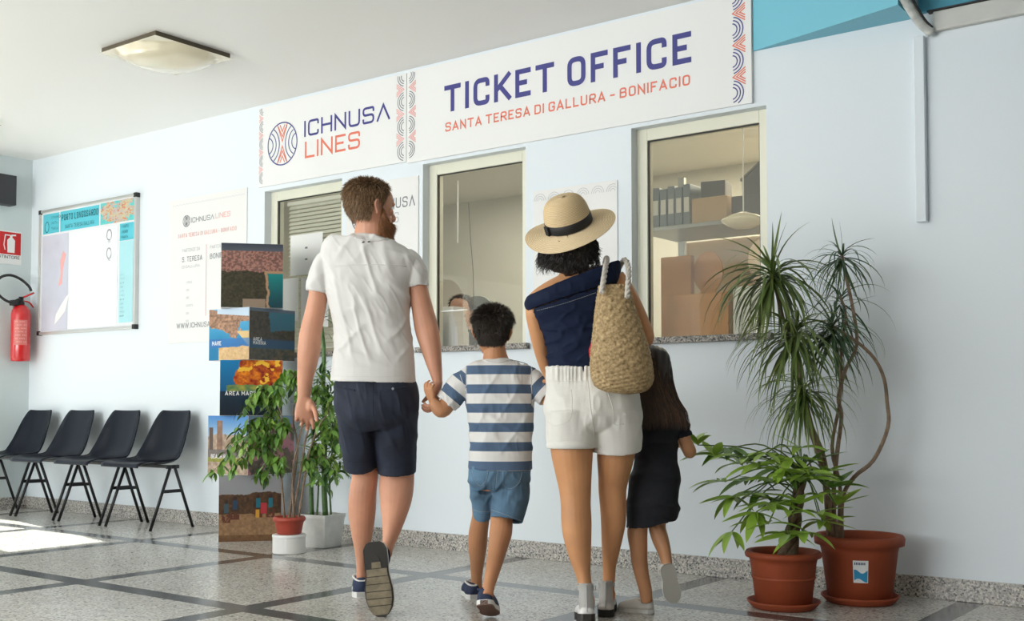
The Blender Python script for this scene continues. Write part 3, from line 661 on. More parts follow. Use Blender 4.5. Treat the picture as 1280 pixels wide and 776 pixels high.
bm = B(); prism(bm, [(-.11, .088), (.02, .182), (.14, .10), (.14, .112), (.02, .196), (-.11, .10)], wallframe(.98, 2.051, 1.225), .16); obj('lid', bm, mat('grey_lid', (.2, .2, .21), .6), e)
# counter behind the windows
bm = B(); box(bm, (-2.3, .165, 1.13), (1.85, .70, 1.163), .004); box(bm, (-2.28, .60, 0), (1.83, .64, 1.13)); tag(obj('office_counter', bm, mat('pale_laminate', (.62, .61, .57), .4), loc=(0, .43, 0)), 'pale laminate office counter behind the ticket windows', 'counter')
thing_box('cardboard_carton', (.845, .22, 1.1635), (1.20, .46, 1.40), M_card, 'brown cardboard carton standing on counter behind the right window', 'carton', flaps=False)
e = empty('oval_card', (.87, .66, 1.1635), 'tall oval cardboard display stand behind the brown carton', 'display')
bm = B(); prism(bm, [(.09 * math.cos(R(t)), .40 + .115 * math.sin(R(t))) for t in range(-60, 241, 12)] + [(-.05, 0), (.05, 0)], wallframe(.87, 1.1635, .66), .012); obj('oval_face', bm, M_card, e)
bm = B(); prism(bm, [(-.03, 0), (.03, 0), (.0, .28)], Matrix(((0, 0, 1, .87), (1, 0, 0, .68), (0, 1, 0, 1.1635), (0, 0, 0, 1))), .004); obj('strut', bm, M_card2, e)
thing_box('brown_panel', (.60, .60, 1.1635), (.79, .64, 1.66), M_card, 'upright brown board leaning beside the oval display', 'board')
thing_box('leaflet_stack', (1.235, .20, 1.1635), (1.40, .32, 1.42), M_paper, 'white leaflet holder at the right end of the counter', 'holder')
bm = B(); ellipsoid(bm, (1.21, .62, 1.60), (.085, .05, .12)); bm2 = bm
e = empty('table_lamp', (1.21, .62, 1.1635), 'table lamp with rounded tan shade behind the leaflet holder', 'lamp'); obj('shade', bm, mat('warm_shade', (.80, .60, .40), .6), e, smooth=True)
bm = B(); lathe(bm, [(.05, 0), (.05, .012), (.012, .02), (.012, .34)], 16, (1.21, .62, 1.1635)); obj('foot', bm, M_steel, e, smooth=True)
pl = empty('pendant_lamp', (1.14, .52, 2.6), 'pendant lamp with cream bowl shade behind the right window', 'lamp')
bm = B(); tube(bm, [(1.155, .5, 2.6), (1.155, .5, 1.83)], .0035, 8); obj('cord', bm, M_white, pl)
bm = B(); lathe(bm, [(.012, .03), (.03, .045), (.075, .03), (.115, .008), (.118, 0), (.09, -.022), (.05, -.038), (.01, -.043)], 32, (1.155, .5, 1.80)); obj('bowl_shade', bm, M_lampglass, pl, smooth=True)
# window 1: venetian blind and taped papers
vb = empty('venetian_blind', (-1.70, .16, 2.18), 'white venetian blind inside the left ticket window', 'blind')
M_slat = mat('blind_slat', (.74, .75, .70), .4)
bm = B(); box(bm, (-1.99, .135, 2.165), (-1.41, .175, 2.19)); obj('head_rail', bm, M_white, vb)
sm = None
for k in range(36):
    z = 2.15 - k * .0265
    if sm is None:
        bm = B(); vs = box(bm, (-.29, -.0125, -.0006), (.29, .0125, .0006), M=Matrix.Rotation(R(58), 4, 'X')); sm = bpy.data.meshes.new('slat'); bm.to_mesh(sm); bm.free(); sm.materials.append(M_slat)
    link('slat', sm, None, vb, loc=Vector((-1.70, .155, z)) - Vector((-1.70, .16, 2.18)), world=False)
for x in (-1.90, -1.50): bm = B(); tube(bm, [(x, .155, 2.165), (x, .155, 1.21)], .0012, 5); obj('ladder_cord', bm, M_white, vb)
bm = B(); box(bm, (-1.99, .145, 1.20), (-1.41, .165, 1.215)); obj('bottom_rail', bm, M_white, vb)
def sheetthing(x0, x1, z0, z1, lab, marks=0, y=.067):
    e = empty('paper_notice', ((x0 + x1) / 2, y, z0), lab, 'notice', 'papers taped to the left ticket window'); bm = B(); box(bm, (x0, y - .001, z0), (x1, y + .0005, z1)); obj('sheet', bm, M_paper, e)
    bn = B()
    for k in range(marks): stroke2d(bn, [((x0 + x1) / 2 - .012, z1 - .09 - k * .075), ((x0 + x1) / 2 + .012, z1 - .09 - k * .075)], False, .006, wallframe(0, 0, y - .0016))
    if marks: tag(obj('printed_mark', bn, M_grey, e), kind='stuff')
    else: bn.free()
sheetthing(-1.88, -1.575, 1.68, 1.945, 'wide white paper taped near the top of the left window', 2)
sheetthing(-1.955, -1.80, 1.38, 1.665, 'narrow white paper low on the left window beside the photo boxes', 0); sheetthing(-1.775, -1.52, 1.33, 1.66, 'white paper low on the left window behind the man\'s arm', 1)
# window 2: papers, wand, clerk things
thing_box('document_tray', (-.715, .19, 1.1635), (-.585, .30, 1.42), M_paper, 'white upright box of papers behind the middle window', 'papers')
e = empty('leaflet_fan', (-.53, .22, 1.1635), 'small stack of leaflets beside the white paper box', 'leaflets')
for k in range(4): bm = B(); box(bm, (-.583 + k * .009, .19, 1.1635), (-.577 + k * .009, .30, 1.36 - k * .03)); obj('leaflet', bm, M_paper if k % 2 else M_poster, e)
bm = B(); tube(bm, [(-.515, .15, 2.16), (-.515, .15, 1.79)], .005, 8); tag(obj('blind_wand', bm, M_white, loc=(-.515, .15, 1.79), smooth=True), 'thin white blind wand hanging inside the middle window', 'wand')
bm = B(); tube(bm, [(-.44, .16, 2.02), (-.425, .16, 1.8), (-.405, .16, 1.6), (-.40, .16, 1.36)], .002, 6, 3); tag(obj('hanging_cord', bm, M_gasket, loc=(-.40, .16, 1.36)), 'thin dark cord hanging inside the middle window', 'cord')
lamp('office_light', 'AREA', (-1.0, 1.6, 2.58), (0, 0, 0), 36.0, (1.0, .95, .84), shape='RECTANGLE', size=2.0, size_y=.6)
lamp('office_light', 'AREA', (1.0, 1.9, 2.58), (0, 0, 0), 50.0, (1.0, .90, .70), shape='RECTANGLE', size=1.0, size_y=.5)
# ================================================================== waiting chairs
M_shell = mat('black_polypropylene', (.006, .009, .018), .34, spec=.2, bump=.03, bscale=300); M_leg = mat('black_steel_tube', (.016, .016, .018), .35, metal=.4)
def chair(x, label):
    Y0 = -.285
    e = empty('shell_chair', (x, Y0, 0), label, 'chair', 'black shell chairs along the wall')
    # shell: profile from the front lip over the seat up the back (y forward is -Y), width and side rise along it
    prof = [(-.235, .415, .205, .004), (-.225, .438, .215, .004), (-.16, .446, .228, .012), (-.06, .436, .236, .024), (.04, .428, .240, .040), (.10, .445, .240, .056), (.145, .50, .234, .062), (.170, .57, .224, .054), (.190, .65, .210, .042), (.205, .72, .194, .028), (.215, .772, .170, .016), (.221, .79, .150, .010)]
    P = crom(prof, 3); nv = 14; bm = B(); G = []
    for i, (y, z, hw, rise) in enumerate(P):
        t = P[min(i + 1, len(P) - 1)][:2] - P[max(i - 1, 0)][:2]; t = t / np.linalg.norm(t); n = (-t[1], t[0])
        row = []
        for k in range(nv + 1):
            v = -1 + 2 * k / nv; q = abs(v) ** 3.2 * rise
            row.append(bm.verts.new((x + v * hw, Y0 + y + n[0] * q, z + n[1] * q)))
        G.append(row)
    for i in range(len(P) - 1):
        for k in range(nv): bm.faces.new((G[i][k], G[i][k + 1], G[i + 1][k + 1], G[i + 1][k]))
    s = obj('shell', bm, M_shell, e, smooth=True)
    md = s.modifiers.new('thick', 'SOLIDIFY'); md.thickness = .007; md.offset = 0
    for sx in (-1, 1):
        xx = x + sx * .252
        for sy in (-1, 1):
            bm = B(); tube(bm, [(xx, Y0 + sy * .016, .418), (xx, Y0 + sy * .170, 0.0)], .0105, 10); obj('leg', bm, M_leg, e, smooth=True)
        bm = B(); box(bm, (xx - .005, Y0 - .075, .243), (xx + .005, Y0 + .075, .265)); obj('crossbar', bm, M_leg, e)
        bm = B(); box(bm, (xx - .008, Y0 - .05, .404), (xx + .008, Y0 + .05, .428), .003); obj('top_bracket', bm, M_leg, e)
    bm = B(); box(bm, (x - .252, Y0 - .035, .408), (x + .252, Y0 - .015, .424)); box(bm, (x - .252, Y0 + .02, .408), (x + .252, Y0 + .04, .424)); tag(obj('seat_rail', bm, M_leg, e), kind='stuff')
for k, (x, lab) in enumerate([(-2.885, 'black plastic shell chair nearest the photo boxes, first from the right in the row'), (-3.462, 'second black shell chair counted from the photo boxes'), (-4.039, 'third black shell chair counted from the photo boxes'), (-4.616, 'black shell chair at the far left, cut by the frame edge')]): chair(x, lab)
# ================================================================== tower of photo boxes
M_boxw = mat('white_box_card', (.78, .78, .79), .5)
def mixc(t, a_, b_): return [a_[i] * (1 - t) + b_[i] * t for i in range(3)]
def wh(c, a_, b_): return [np.where(c, a_[i], b_[i]) for i in range(3)]
def ph_town(u, v):
    n = fbm(u * 34, v * 44, 1, 5); n2 = fbm(u * 8, v * 8, 5); sky = mixc(np.clip((v - .86) / .14, 0, 1), (96, 100, 112), (58, 66, 80))
    town = wh(n > .52, (168, 118, 104), (104, 72, 66)); town = mixc(np.clip(n2, 0, 1) * .4, town, (190, 150, 140))
    hill = mixc(n * .9, (30, 30, 22), (96, 88, 62)); c = wh(v + .1 * (n2 - .5) > .56, town, hill)
    sea = mixc(np.clip(v * 2, 0, 1), (10, 60, 72), (12, 128, 128)); beach = (176, 140, 110)
    coast = u + (v - .3) * .12 + .10 * (n2 - .5); insea = (coast > .76) & (v < .54); c = wh((coast > .72) & (v < .58), beach, c); c = wh(insea, sea, c)
    c = wh((v < .14) & (u > .35) & (u < .72), (150, 130, 112), c); return wh(v > .88, sky, c)
def ph_mare(u, v):
    n = fbm(u * 24, v * 24, 11); n2 = fbm(u * 7, v * 7, 4); sea = mixc(np.clip(1.3 - 1.5 * v, 0, 1), (86, 170, 214), (8, 120, 168))
    rock = mixc(n, (92, 66, 52), (226, 176, 140)); c = wh((v > .55 - .35 * (u - .3) + .2 * (n2 - .5)) & (v < 1.02 - .25 * u) & (u < .62 + .3 * n2) | ((v > .74) & (v < .86 + .06 * n)), rock, sea)
    c = wh((v > .93 - .1 * u) & (u > .2), (196, 214, 232), c); c = wh((v > .28 + .0 * u) & (u + v > 1.25) & (v < .55), (222, 190, 130), c)
    c = wh((v > .24) & (v < .42), mixc(.75, c, (52, 110, 180)), c); return wh((v < .22 + .06 * n2) & (u > .25), mixc(n, (190, 150, 100), (232, 200, 150)), c)
def ph_dark(u, v):
    n = fbm(u * 22, v * 22, 21); n2 = fbm(u * 6, v * 6, 8); hill = mixc(n, (24, 26, 24), (98, 82, 66)); sea = mixc(v, (30, 70, 96), (44, 116, 140))
    c = wh((u < .45 + .4 * (n2 - .5)) & (v > .42) | (v + .25 * (n2 - .5) < .55) & (v > .38), hill, sea); c = wh(v > .93, (86, 104, 124), c)
    c = wh((v > .24) & (v < .40), mixc(.75, c, (36, 72, 110)), c); return wh(v < .22, mixc(n, (26, 44, 52), (120, 96, 66)), c)
def ph_coral(u, v):
    n = fbm(u * 16, v * 16, 31); n2 = fbm(u * 6, v * 6, 13); f = mixc(np.clip(n * 1.5 - .2, 0, 1), (120, 10, 10), (246, 150, 30)); f = wh(n2 > .62, (250, 196, 60), f)
    sea = mixc(v, (8, 70, 110), (16, 130, 190)); d = np.hypot((u - .72) / .5, (v - .70) / .38) + .35 * (n2 - .5)
    c = wh(d < 1, f, sea); c = wh((v < .5 + .1 * n2) & (v > .42) & (u > .1), mixc(n, (40, 100, 90), (200, 180, 60)), c); return wh(v < .44, mixc(v * 2, (4, 20, 38), (14, 50, 70)), c)
def ph_ruins(u, v):
    n = fbm(u * 18, v * 18, 41); n2 = fbm(u * 7, v * 7, 43); c = mixc(np.clip((v - .6) * 2.5, 0, 1), (170, 190, 210), (66, 130, 196)); st = mixc(n, (120, 96, 80), (214, 192, 170))
    c = wh(v < .62 + .1 * n2, st, c); c = wh((np.abs(u - .3) < .07) & (v < .92) & (v > .4), mixc(n, (96, 74, 62), (170, 130, 104)), c); c = wh((np.abs(u - .08) < .05) & (v < .8) & (v > .4), (90, 70, 60), c)
    c = wh((v > .28) & (v < .42), mixc(.7, c, (92, 88, 92)), c); return wh((v > .2) & (v < .28), mixc(n, (96, 110, 40), (170, 160, 60)), c)
def ph_stone(u, v):
    n = fbm(u * 18, v * 18, 51); n2 = fbm(u * 6, v * 6, 53); c = mixc(n, (44, 46, 40), (150, 120, 100)); c = wh(n2 > .6, (180, 120, 130), c); return wh(v > .85, (120, 150, 180), c)
def ph_desert(u, v):
    n = fbm(u * 26, v * 26, 61); n2 = fbm(u * 5, v * 8, 63); c = mixc(n, (116, 86, 60), (178, 142, 104)); hill = mixc(n, (42, 30, 22), (120, 84, 56))
    c = wh(v > .42 + .06 * (n2 - .5), hill, c); c = wh(v > .72 + .10 * (n2 - .5), (150, 150, 154), c); c = wh(v < .1, mixc(n, (96, 66, 44), (130, 96, 64)), c)
    for (cx, cy, col) in ((.12, .5, (60, 84, 92)), (.26, .55, (40, 70, 96)), (.63, .58, (20, 106, 124)), (.83, .58, (20, 106, 124))):
        c = wh((np.abs(u - cx) < .035) & (np.abs(v - cy) < .07), col, c); c = wh(((u - cx) ** 2 + (v - cy - .1) ** 2) < .0009, (60, 40, 34), c)
        c = wh((np.abs(u - cx) < .07) & (v < cy - .08) & (v > cy - .22) & (n > .40), (96, 50, 36), c)
    c = wh((np.abs(u - .72) < .05) & (np.abs(v - .5) < .08), (176, 50, 60), c); c = wh((np.abs(u - .62) < .03) & (np.abs(v - .42) < .06), (206, 150, 50), c); return c
TC = at(314, 560, 7.02); TS = .372
prints = [(ph_desert, ph_stone, 12), (ph_ruins, ph_stone, -36), (ph_coral, ph_dark, 12), (ph_mare, ph_dark, -36), (ph_town, ph_dark, 12)]
caps = {1: ('BEACH RUINS', .26), 2: ('AREA MARINA', .36), 3: ('MARE', .29)}
labs = ['bottom photo box of the tower, riders in a brown desert', 'second photo box from the floor, turned, with blue sky and stone ruins', 'middle photo box with orange coral on deep blue', 'fourth photo box from the floor, turned, with rocky turquoise coast and MARE', 'topmost photo box with a coastal town seen from above']
M_cap = mat('white_ink', (.82, .82, .82), .5)
hts = [0, .405, .765, 1.105, 1.425, 1.822]
def vcam(): return RT, FW0
for k in range(5):
    fa, fb, ang = prints[k]; z0, z1 = hts[k], hts[k + 1] - .001; h = TS / 2
    c = Vector((TC.x, TC.y, 0))
    e = empty('photo_box', c + Vector((0, 0, z0)), labs[k], 'box', 'tower of printed photo boxes')
    # front face looks back along -FW0, turned so that its right edge is farther away
    rr = Matrix.Rotation(R(ang), 3, 'Z'); X = rr @ RT; Yb = rr @ FW0
    Mbox = Matrix((( X.x, Yb.x, 0, c.x), (X.y, Yb.y, 0, c.y), (0, 0, 1, 0), (0, 0, 0, 1)))
    bm = B(); box(bm, (-h, -h, z0), (h, h, z1), .0015, Mbox); obj('carton', bm, M_boxw, e)
    F1 = Mbox @ Matrix(((1, 0, 0, -h + .001), (0, 0, -1, -h - .0008), (0, 1, 0, z0 + .001), (0, 0, 0, 1)))
    link('front_print', print_mesh(None, F1, 2 * h - .002, z1 - z0 - .002, fa, 150, 150), PRINT, e)
    # face towards the camera on the other visible side
    sgn = 1 
    F2 = Mbox @ Matrix(((0, 0, 1, h + .0008), (1, 0, 0, -h + .001), (0, 1, 0, z0 + .001), (0, 0, 0, 1)))
    F3 = Mbox @ Matrix(((0, 0, -1, -h - .0008), (-1, 0, 0, h - .001), (0, 1, 0, z0 + .001), (0, 0, 0, 1)))
    link('side_print', print_mesh(None, F2, 2 * h - .002, z1 - z0 - .002, fb, 70, 70), PRINT, e)
    if k in caps:
        bn = B(); s_, f = caps[k]; write(bn, s_, .03, f * (z1 - z0), .026, .0042, F1 @ Matrix.Translation((0, 0, .0008)), .18); tag(obj('caption', bn, M_cap, e), kind='stuff')
    if k == 3:
        bn = B(); write(bn, 'AREA', .03, .36 * (z1 - z0), .022, .0034, F2 @ Matrix.Translation((0, 0, .0008)), .18); write(bn, 'MARINA', .03, .29 * (z1 - z0), .022, .0034, F2 @ Matrix.Translation((0, 0, .0008)), .18); tag(obj('caption', bn, M_cap, e), kind='stuff')
# ================================================================== plants
def leafmat(name, c1, c2, rough=.4): 
    m = mat(name, c1, rough, col2=c2, vary=.0, vscale=5); b = m.node_tree.nodes['Principled BSDF']; b.inputs['Transmission Weight'].default_value = 0.0
    return m
def leafmesh(name, L, wd, e0, droop, fold, m, n=7, tip=1.6, base=.35):
    """blade along +Y with start elevation e0 (deg), bending down by droop in all, folded along the midrib"""
    vs, fs = [], []; p = Vector((0, 0, 0))
    for i in range(n + 1):
        t = i / n; a_ = R(e0 - droop * t)
        if i: p = p + Vector((0, math.cos(R(e0 - droop * (t - .5 / n))), math.sin(R(e0 - droop * (t - .5 / n))))) * (L / n)
        hw = wd / 2 * (math.sin(math.pi * min(1, max(0.0, (t * (1 - base * .0)) ** .75))) ** .8 if base < 0 else (min(1, base + t * 4) * (1 - t ** tip)))
        up = Vector((0, -math.sin(a_), math.cos(a_)))
        vs += [p + Vector((-hw, 0, 0)) + up * hw * fold, p, p + Vector((hw, 0, 0)) + up * hw * fold]
    for i in range(n):
        o_ = i * 3; fs += [(o_, o_ + 1, o_ + 4, o_ + 3), (o_ + 1, o_ + 2, o_ + 5, o_ + 4)]
    me = bpy.data.meshes.new(name); me.from_pydata([tuple(v) for v in vs], [], fs); me.materials.append(m)
    me.polygons.foreach_set('use_smooth', [True] * len(fs)); return me
def putleaf(parent, me, pos, az, tilt=0.0, roll=0.0, sc=1.0, name='leaf'):
    o = bpy.data.objects.new(name, me); COL.objects.link(o); o.parent = parent
    o.matrix_basis = wmat(parent).inverted() @ (Matrix.Translation(pos) @ Matrix.Rotation(az, 4, 'Z') @ Matrix.Rotation(tilt, 4, 'X') @ Matrix.Rotation(roll, 4, 'Y') @ Matrix.Scale(sc, 4))
    return o
M_terra = mat('terracotta_plastic', (.30, .062, .024), .6, spec=.3, vary=.08, vscale=10); M_soil = mat('potting_soil', (.06, .04, .03), .9, bump=.6, bscale=40)
M_bark = mat('pale_bark', (.27, .19, .13), .8, vary=.25, vscale=40, bump=.4, bscale=80); M_bark2 = mat('brown_bark', (.15, .10, .06), .8, vary=.3, vscale=40, bump=.5, bscale=70)
def pot(e, c, rt_, rb, h, z0=.0, rim=.03, rimh=.035, m=None, band=None):
    bm = B(); prof = [(rb * .9, z0), (rb, z0 + .004), (rt_ - .004, z0 + h - rimh - .02)]
    prof += [(rt_ + .001, z0 + h - rimh), (rt_ + rim, z0 + h - rimh + .006), (rt_ + rim + .003, z0 + h - .012), (rt_ + rim - .004, z0 + h), (rt_ - .004, z0 + h - .002), (rt_ - .012, z0 + h - .03), (rt_ - .018, z0 + h - .07)]
    lathe(bm, prof, 48, c, True, True); obj('pot_body', bm, m or M_terra, e, smooth=True)
    bm = B(); lathe(bm, [(.01, z0 + h - .045), (rt_ - .016, z0 + h - .048)], 32, c, True, False); obj('soil', bm, M_soil, e, smooth=True)
def saucer(e, c, r):
    bm = B(); lathe(bm, [(r * .80, 0.0), (r * .86, .004), (r * .99, .026), (r, .032), (r * .96, .033), (r * .84, .012), (r * .1, .010)], 40, c); obj('saucer', bm, M_terra, e, smooth=True)
UPZ = Vector((0, 0, 1))
# ---- long-leaved dracaena in the big terracotta pot
c = at(1073, 600, 4.73); c = Vector((c.x, c.y, 0))
dr = empty('dracaena', c, 'tall dracaena with narrow drooping leaves in the larger terracotta pot', 'plant')
saucer(dr, c, .160); pot(dr, c, .160, .130, .272, .010, .022, .045)
bm = B()
cyl = []
for i in range(9):
    pass
ang0 = math.atan2(CAM.y - c.y, CAM.x - c.x)
def onpot(a_, z, dr_): r0 = .1304 + (z - .014) * .1290 + dr_; return Vector((c.x + r0 * math.cos(a_), c.y + r0 * math.sin(a_), z))
bm = B(); Ncol = 8; st = []
for j in range(2):
    st.append([bm.verts.new(onpot(ang0 - .17 + .40 * i / Ncol, .100 + .092 * j, .0010)) for i in range(Ncol + 1)])
for i in range(Ncol): bm.faces.new((st[0][i], st[0][i + 1], st[1][i + 1], st[1][i]))
sk = obj('sticker', bm, mat('white_sticker', (.75, .78, .78), .4), dr)
bm = B(); st = []
for j in range(2):
    row = []
    for i in range(Ncol + 1):
        t = i / Ncol; z = (.110 + .008 * math.sin(t * 5)) if j == 0 else (.147 + .008 * math.sin(t * 6 + 1))
        row.append(bm.verts.new(onpot(ang0 - .15 + .36 * t, z, .0016)))
    st.append(row)
for i in range(Ncol): bm.faces.new((st[0][i], st[0][i + 1], st[1][i + 1], st[1][i]))
obj('sticker_picture', bm, mat('blue_sticker_print', (.03, .28, .52), .4), dr)
bm = B()
for k in range(7):
    a_ = ang0 - .13 + .042 * k; q = [onpot(t, z, .0017) for t, z in ((a_, .174), (a_ + .026, .174), (a_ + .026, .184), (a_, .184))]; bm.faces.new([bm.verts.new(p) for p in q])
tag(obj('sticker_print', bm, M_dark, dr), kind='stuff')
def dp(x, y, dd=0.0): return at(x, y, 4.73 + dd)
trunks = [([(1046, 672), (1042, 625), (1046, 570), (1052, 520), (1048, 497), (1057, 462), (1071, 430), (1066, 385), (1056, 340), (1052, 318)], .0085, 0.0),
          ([(1052, 672), (1053, 624), (1068, 596), (1092, 575), (1110, 534), (1109, 503), (1105, 473), (1093, 448), (1071, 427), (1042, 408)], .0085, -.02),
          ([(1040, 672), (1036, 620), (1030, 571), (1012, 525), (1000, 480), (985, 420), (972, 370), (966, 338)], .008, -.05),
          ([(1047, 672), (1050, 610), (1040, 560), (1050, 500), (1052, 435), (1057, 394), (1050, 370)], .0075, .04),
          ([(1036, 672), (1030, 600), (1015, 545), (1004, 500), (997, 440), (993, 412)], .0075, -.06),
          ([(1042, 672), (1034, 610), (1022, 560), (1010, 510), (1005, 485)], .007, -.10)]
for pts, r0, dd in trunks:
    bm = B(); P3 = [dp(x, y, dd * (i / len(pts))) for i, (x, y) in enumerate(pts)]; P3[0].z = .228
    tube(bm, P3, [r0 * (1.15 - .45 * i / len(pts)) for i in range(len(pts))], 9, 4); obj('trunk', bm, M_bark, dr, smooth=True)
M_dl = leafmat('dracaena_leaf', (.075, .135, .032), (.24, .31, .085)); M_dl2 = leafmat('dracaena_leaf_dark', (.03, .075, .035), (.09, .16, .06))
DL = {}
for mi, m in enumerate((M_dl, M_dl2)):
    DL[mi] = [leafmesh('dracaena_leaf', L, wd * 1.15, e0, dp_, .25, m, 8, 2.2, .55) for L, wd, e0, dp_ in ((.27, .011, 82, 14), (.29, .012, 62, 55), (.33, .0125, 48, 105), (.36, .013, 34, 115), (.37, .013, 14, 100), (.36, .013, -8, 76), (.34, .0125, -34, 50), (.31, .012, -55, 28))]
def dhead(hp, n, sc, mi, seed, lo=0, extra=0):
    r = random.Random(seed)
    if extra:
        bm = B()
        for k in range(extra):
            me = DL[mi][r.randrange(3, 8)]; M = Matrix.Translation(hp - UPZ * r.uniform(0, .07) * sc) @ Matrix.Rotation(r.uniform(0, 6.28), 4, 'Z') @ Matrix.Rotation(R(r.uniform(-14, 10)), 4, 'X') @ Matrix.Scale(sc * r.uniform(.8, 1.2), 4); vs = [bm.verts.new(M @ v.co) for v in me.vertices]
            for p in me.polygons: bm.faces.new([vs[i] for i in p.vertices])
        tag(obj('foliage', bm, DL[mi][0].materials[0], dr, smooth=True, recalc=False), kind='stuff')
    for k in range(n):
        t = (k + .5) / n; v = min(7, max(lo, int(t ** .62 * 8 + r.uniform(-.7, .7))))
        putleaf(dr, DL[mi][v], hp - UPZ * (.06 * t * sc) + Vector((r.uniform(-.005, .005), r.uniform(-.005, .005), 0)), k * 2.39996 + r.uniform(-.3, .3), R(r.uniform(-9, 9)), R(r.uniform(-25, 25)), sc * r.uniform(.85, 1.15))
dhead(dp(966, 338, -.05), 72, .98, 0, 1, 0, 60); dhead(dp(1052, 318, 0), 42, .62, 1, 2, 0, 20); dhead(dp(1040, 406, -.02), 44, .80, 1, 3, 0, 25); dhead(dp(993, 412, -.06), 56, .92, 0, 4, 2, 55); dhead(dp(1005, 484, -.10), 46, .80, 0, 5, 2, 45); dhead(dp(1050, 372, .04), 24, .70, 1, 6, 1)
# ---- money tree (palmate leaves) in the smaller pot
c2 = at(978, 600, 4.60); c2 = Vector((c2.x, c2.y, 0))
pa = empty('money_tree', c2, 'bright green money tree with braided trunk in the smaller terracotta pot', 'plant')
saucer(pa, c2, .148); pot(pa, c2, .136, .112, .222, .010, .016, .03)
bm = B(); lathe(bm, [(.1265, .120), (.1290, .124), (.1290, .128), (.1275, .132)], 48, c2, False, False); obj('pot_ridge', bm, M_terra, pa, smooth=True)
def pp(x, y, dd=0.0): return at(x, y, 4.60 + dd)
b0, b1 = pp(984, 696), pp(1003, 588); b0.z = .178
for k in range(3):
    bm = B(); P3, rr_ = [], []
    for i in range(25):
        t = i / 24; q = b0.lerp(b1, t); ph = k * 2.094 + t * 9.0; am = .019 * (1 - .35 * t) + .020 * max(0, .18 - t) * 4
        P3.append(q + RT * (am * math.cos(ph)) + FW0 * (am * math.sin(ph))); rr_.append(.019 * (1 - .45 * t) + .018 * max(0, .2 - t))
    tube(bm, P3, rr_, 9); obj('trunk', bm, M_bark2, pa, smooth=True)
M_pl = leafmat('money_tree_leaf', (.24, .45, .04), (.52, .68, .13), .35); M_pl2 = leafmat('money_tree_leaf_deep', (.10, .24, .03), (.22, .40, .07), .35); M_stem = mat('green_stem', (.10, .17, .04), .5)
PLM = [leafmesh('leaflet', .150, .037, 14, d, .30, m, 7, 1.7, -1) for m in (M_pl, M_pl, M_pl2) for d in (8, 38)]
hubs = [(1000, 560, -.02), (958, 566, -.06), (925, 580, -.02), (893, 569, .0), (906, 602, -.05), (936, 618, -.10), (968, 604, -.12), (1000, 603, -.10), (1022, 618, -.06), (1028, 652, -.04), (988, 640, -.14), (945, 640, -.08), (915, 664, -.02), (975, 585, .04), (1012, 578, .06), (941, 597, .06), (985, 668, -.13), (1005, 665, -.12), (960, 655, -.13), (1018, 596, .02), (872, 556, .02), (910, 560, .05), (975, 625, .0), (1040, 610, .03), (990, 572, -.08), (1008, 590, -.12), (980, 590, -.14), (950, 582, -.12), (932, 572, -.06), (1030, 590, .0), (1046, 632, .0), (962, 628, -.14), (1000, 630, -.16), (1022, 640, -.12), (918, 620, -.02), (948, 615, .05)]
r = random.Random(5)
for k, (x, y, dd) in enumerate(hubs):
    h = pp(x, y, dd); s0 = b0.lerp(b1, min(1, max(.25, (700 - y) / 110 + r.uniform(-.1, .1)))) if k % 3 else b0.lerp(b1, .95)
    mid = s0.lerp(h, .5) + UPZ * (.03 + .04 * r.random())
    bm = B(); tube(bm, [s0, mid, h], [.0035, .003, .0025], 6, 4); lf = obj('leaf', bm, M_stem, pa, smooth=True)
    out = (h - s0); out.z = 0; az0 = math.atan2(out.y, out.x) - math.pi / 2; nl = 6 if k % 2 else 5; pitch = r.uniform(-32, 26)
    for q in range(nl):
        da = (q - (nl - 1) / 2) * R(54) + R(r.uniform(-12, 12)); mid_ = 1 - abs(q - (nl - 1) / 2) / nl
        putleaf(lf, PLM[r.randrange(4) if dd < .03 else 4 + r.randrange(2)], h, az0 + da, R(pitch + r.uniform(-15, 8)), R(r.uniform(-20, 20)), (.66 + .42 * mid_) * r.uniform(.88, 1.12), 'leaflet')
# ---- weeping fig on a white drum
c3 = at(362, 600, 6.31); c3 = Vector((c3.x, c3.y, 0))
fi = empty('weeping_fig', c3, 'weeping fig with many small leaves in a red pot on a white drum', 'plant')
pt_ = empty('white_drum', c3, 'low white drum under the red pot of the fig', 'stand'); bm = B(); lathe(bm, [(.088, 0), (.092, .004), (.092, .101), (.088, .105)], 36, c3); obj('drum_body', bm, mat('white_plastic', (.80, .79, .77), .4), pt_, smooth=False); bm = B(); lathe(bm, [(.0925, .088), (.0945, .092), (.0945, .100), (.0925, .104)], 36, c3, False, False); obj('drum_rim', bm, M_white, pt_)
fi.location.z = .1055
M_redpot = mat('red_plastic_pot', (.40, .06, .035), .45)
pot(fi, c3, .080, .068, .098, .1056, .009, .03, M_redpot)
def fp(x, y, dd=0.0): return at(x, y, 6.31 + dd)
M_fl = [leafmat('fig_leaf', (.10, .25, .035), (.24, .42, .08), .35), leafmat('fig_leaf_light', (.22, .42, .06), (.44, .60, .14), .35), leafmat('fig_leaf_deep', (.04, .12, .03), (.10, .21, .05), .35)]
FLM = [leafmesh('fig_leaf', .062, .025, -20, d, .2, m, 5, 1.7, -1) for m in M_fl for d in (25, 60)]
branches = []
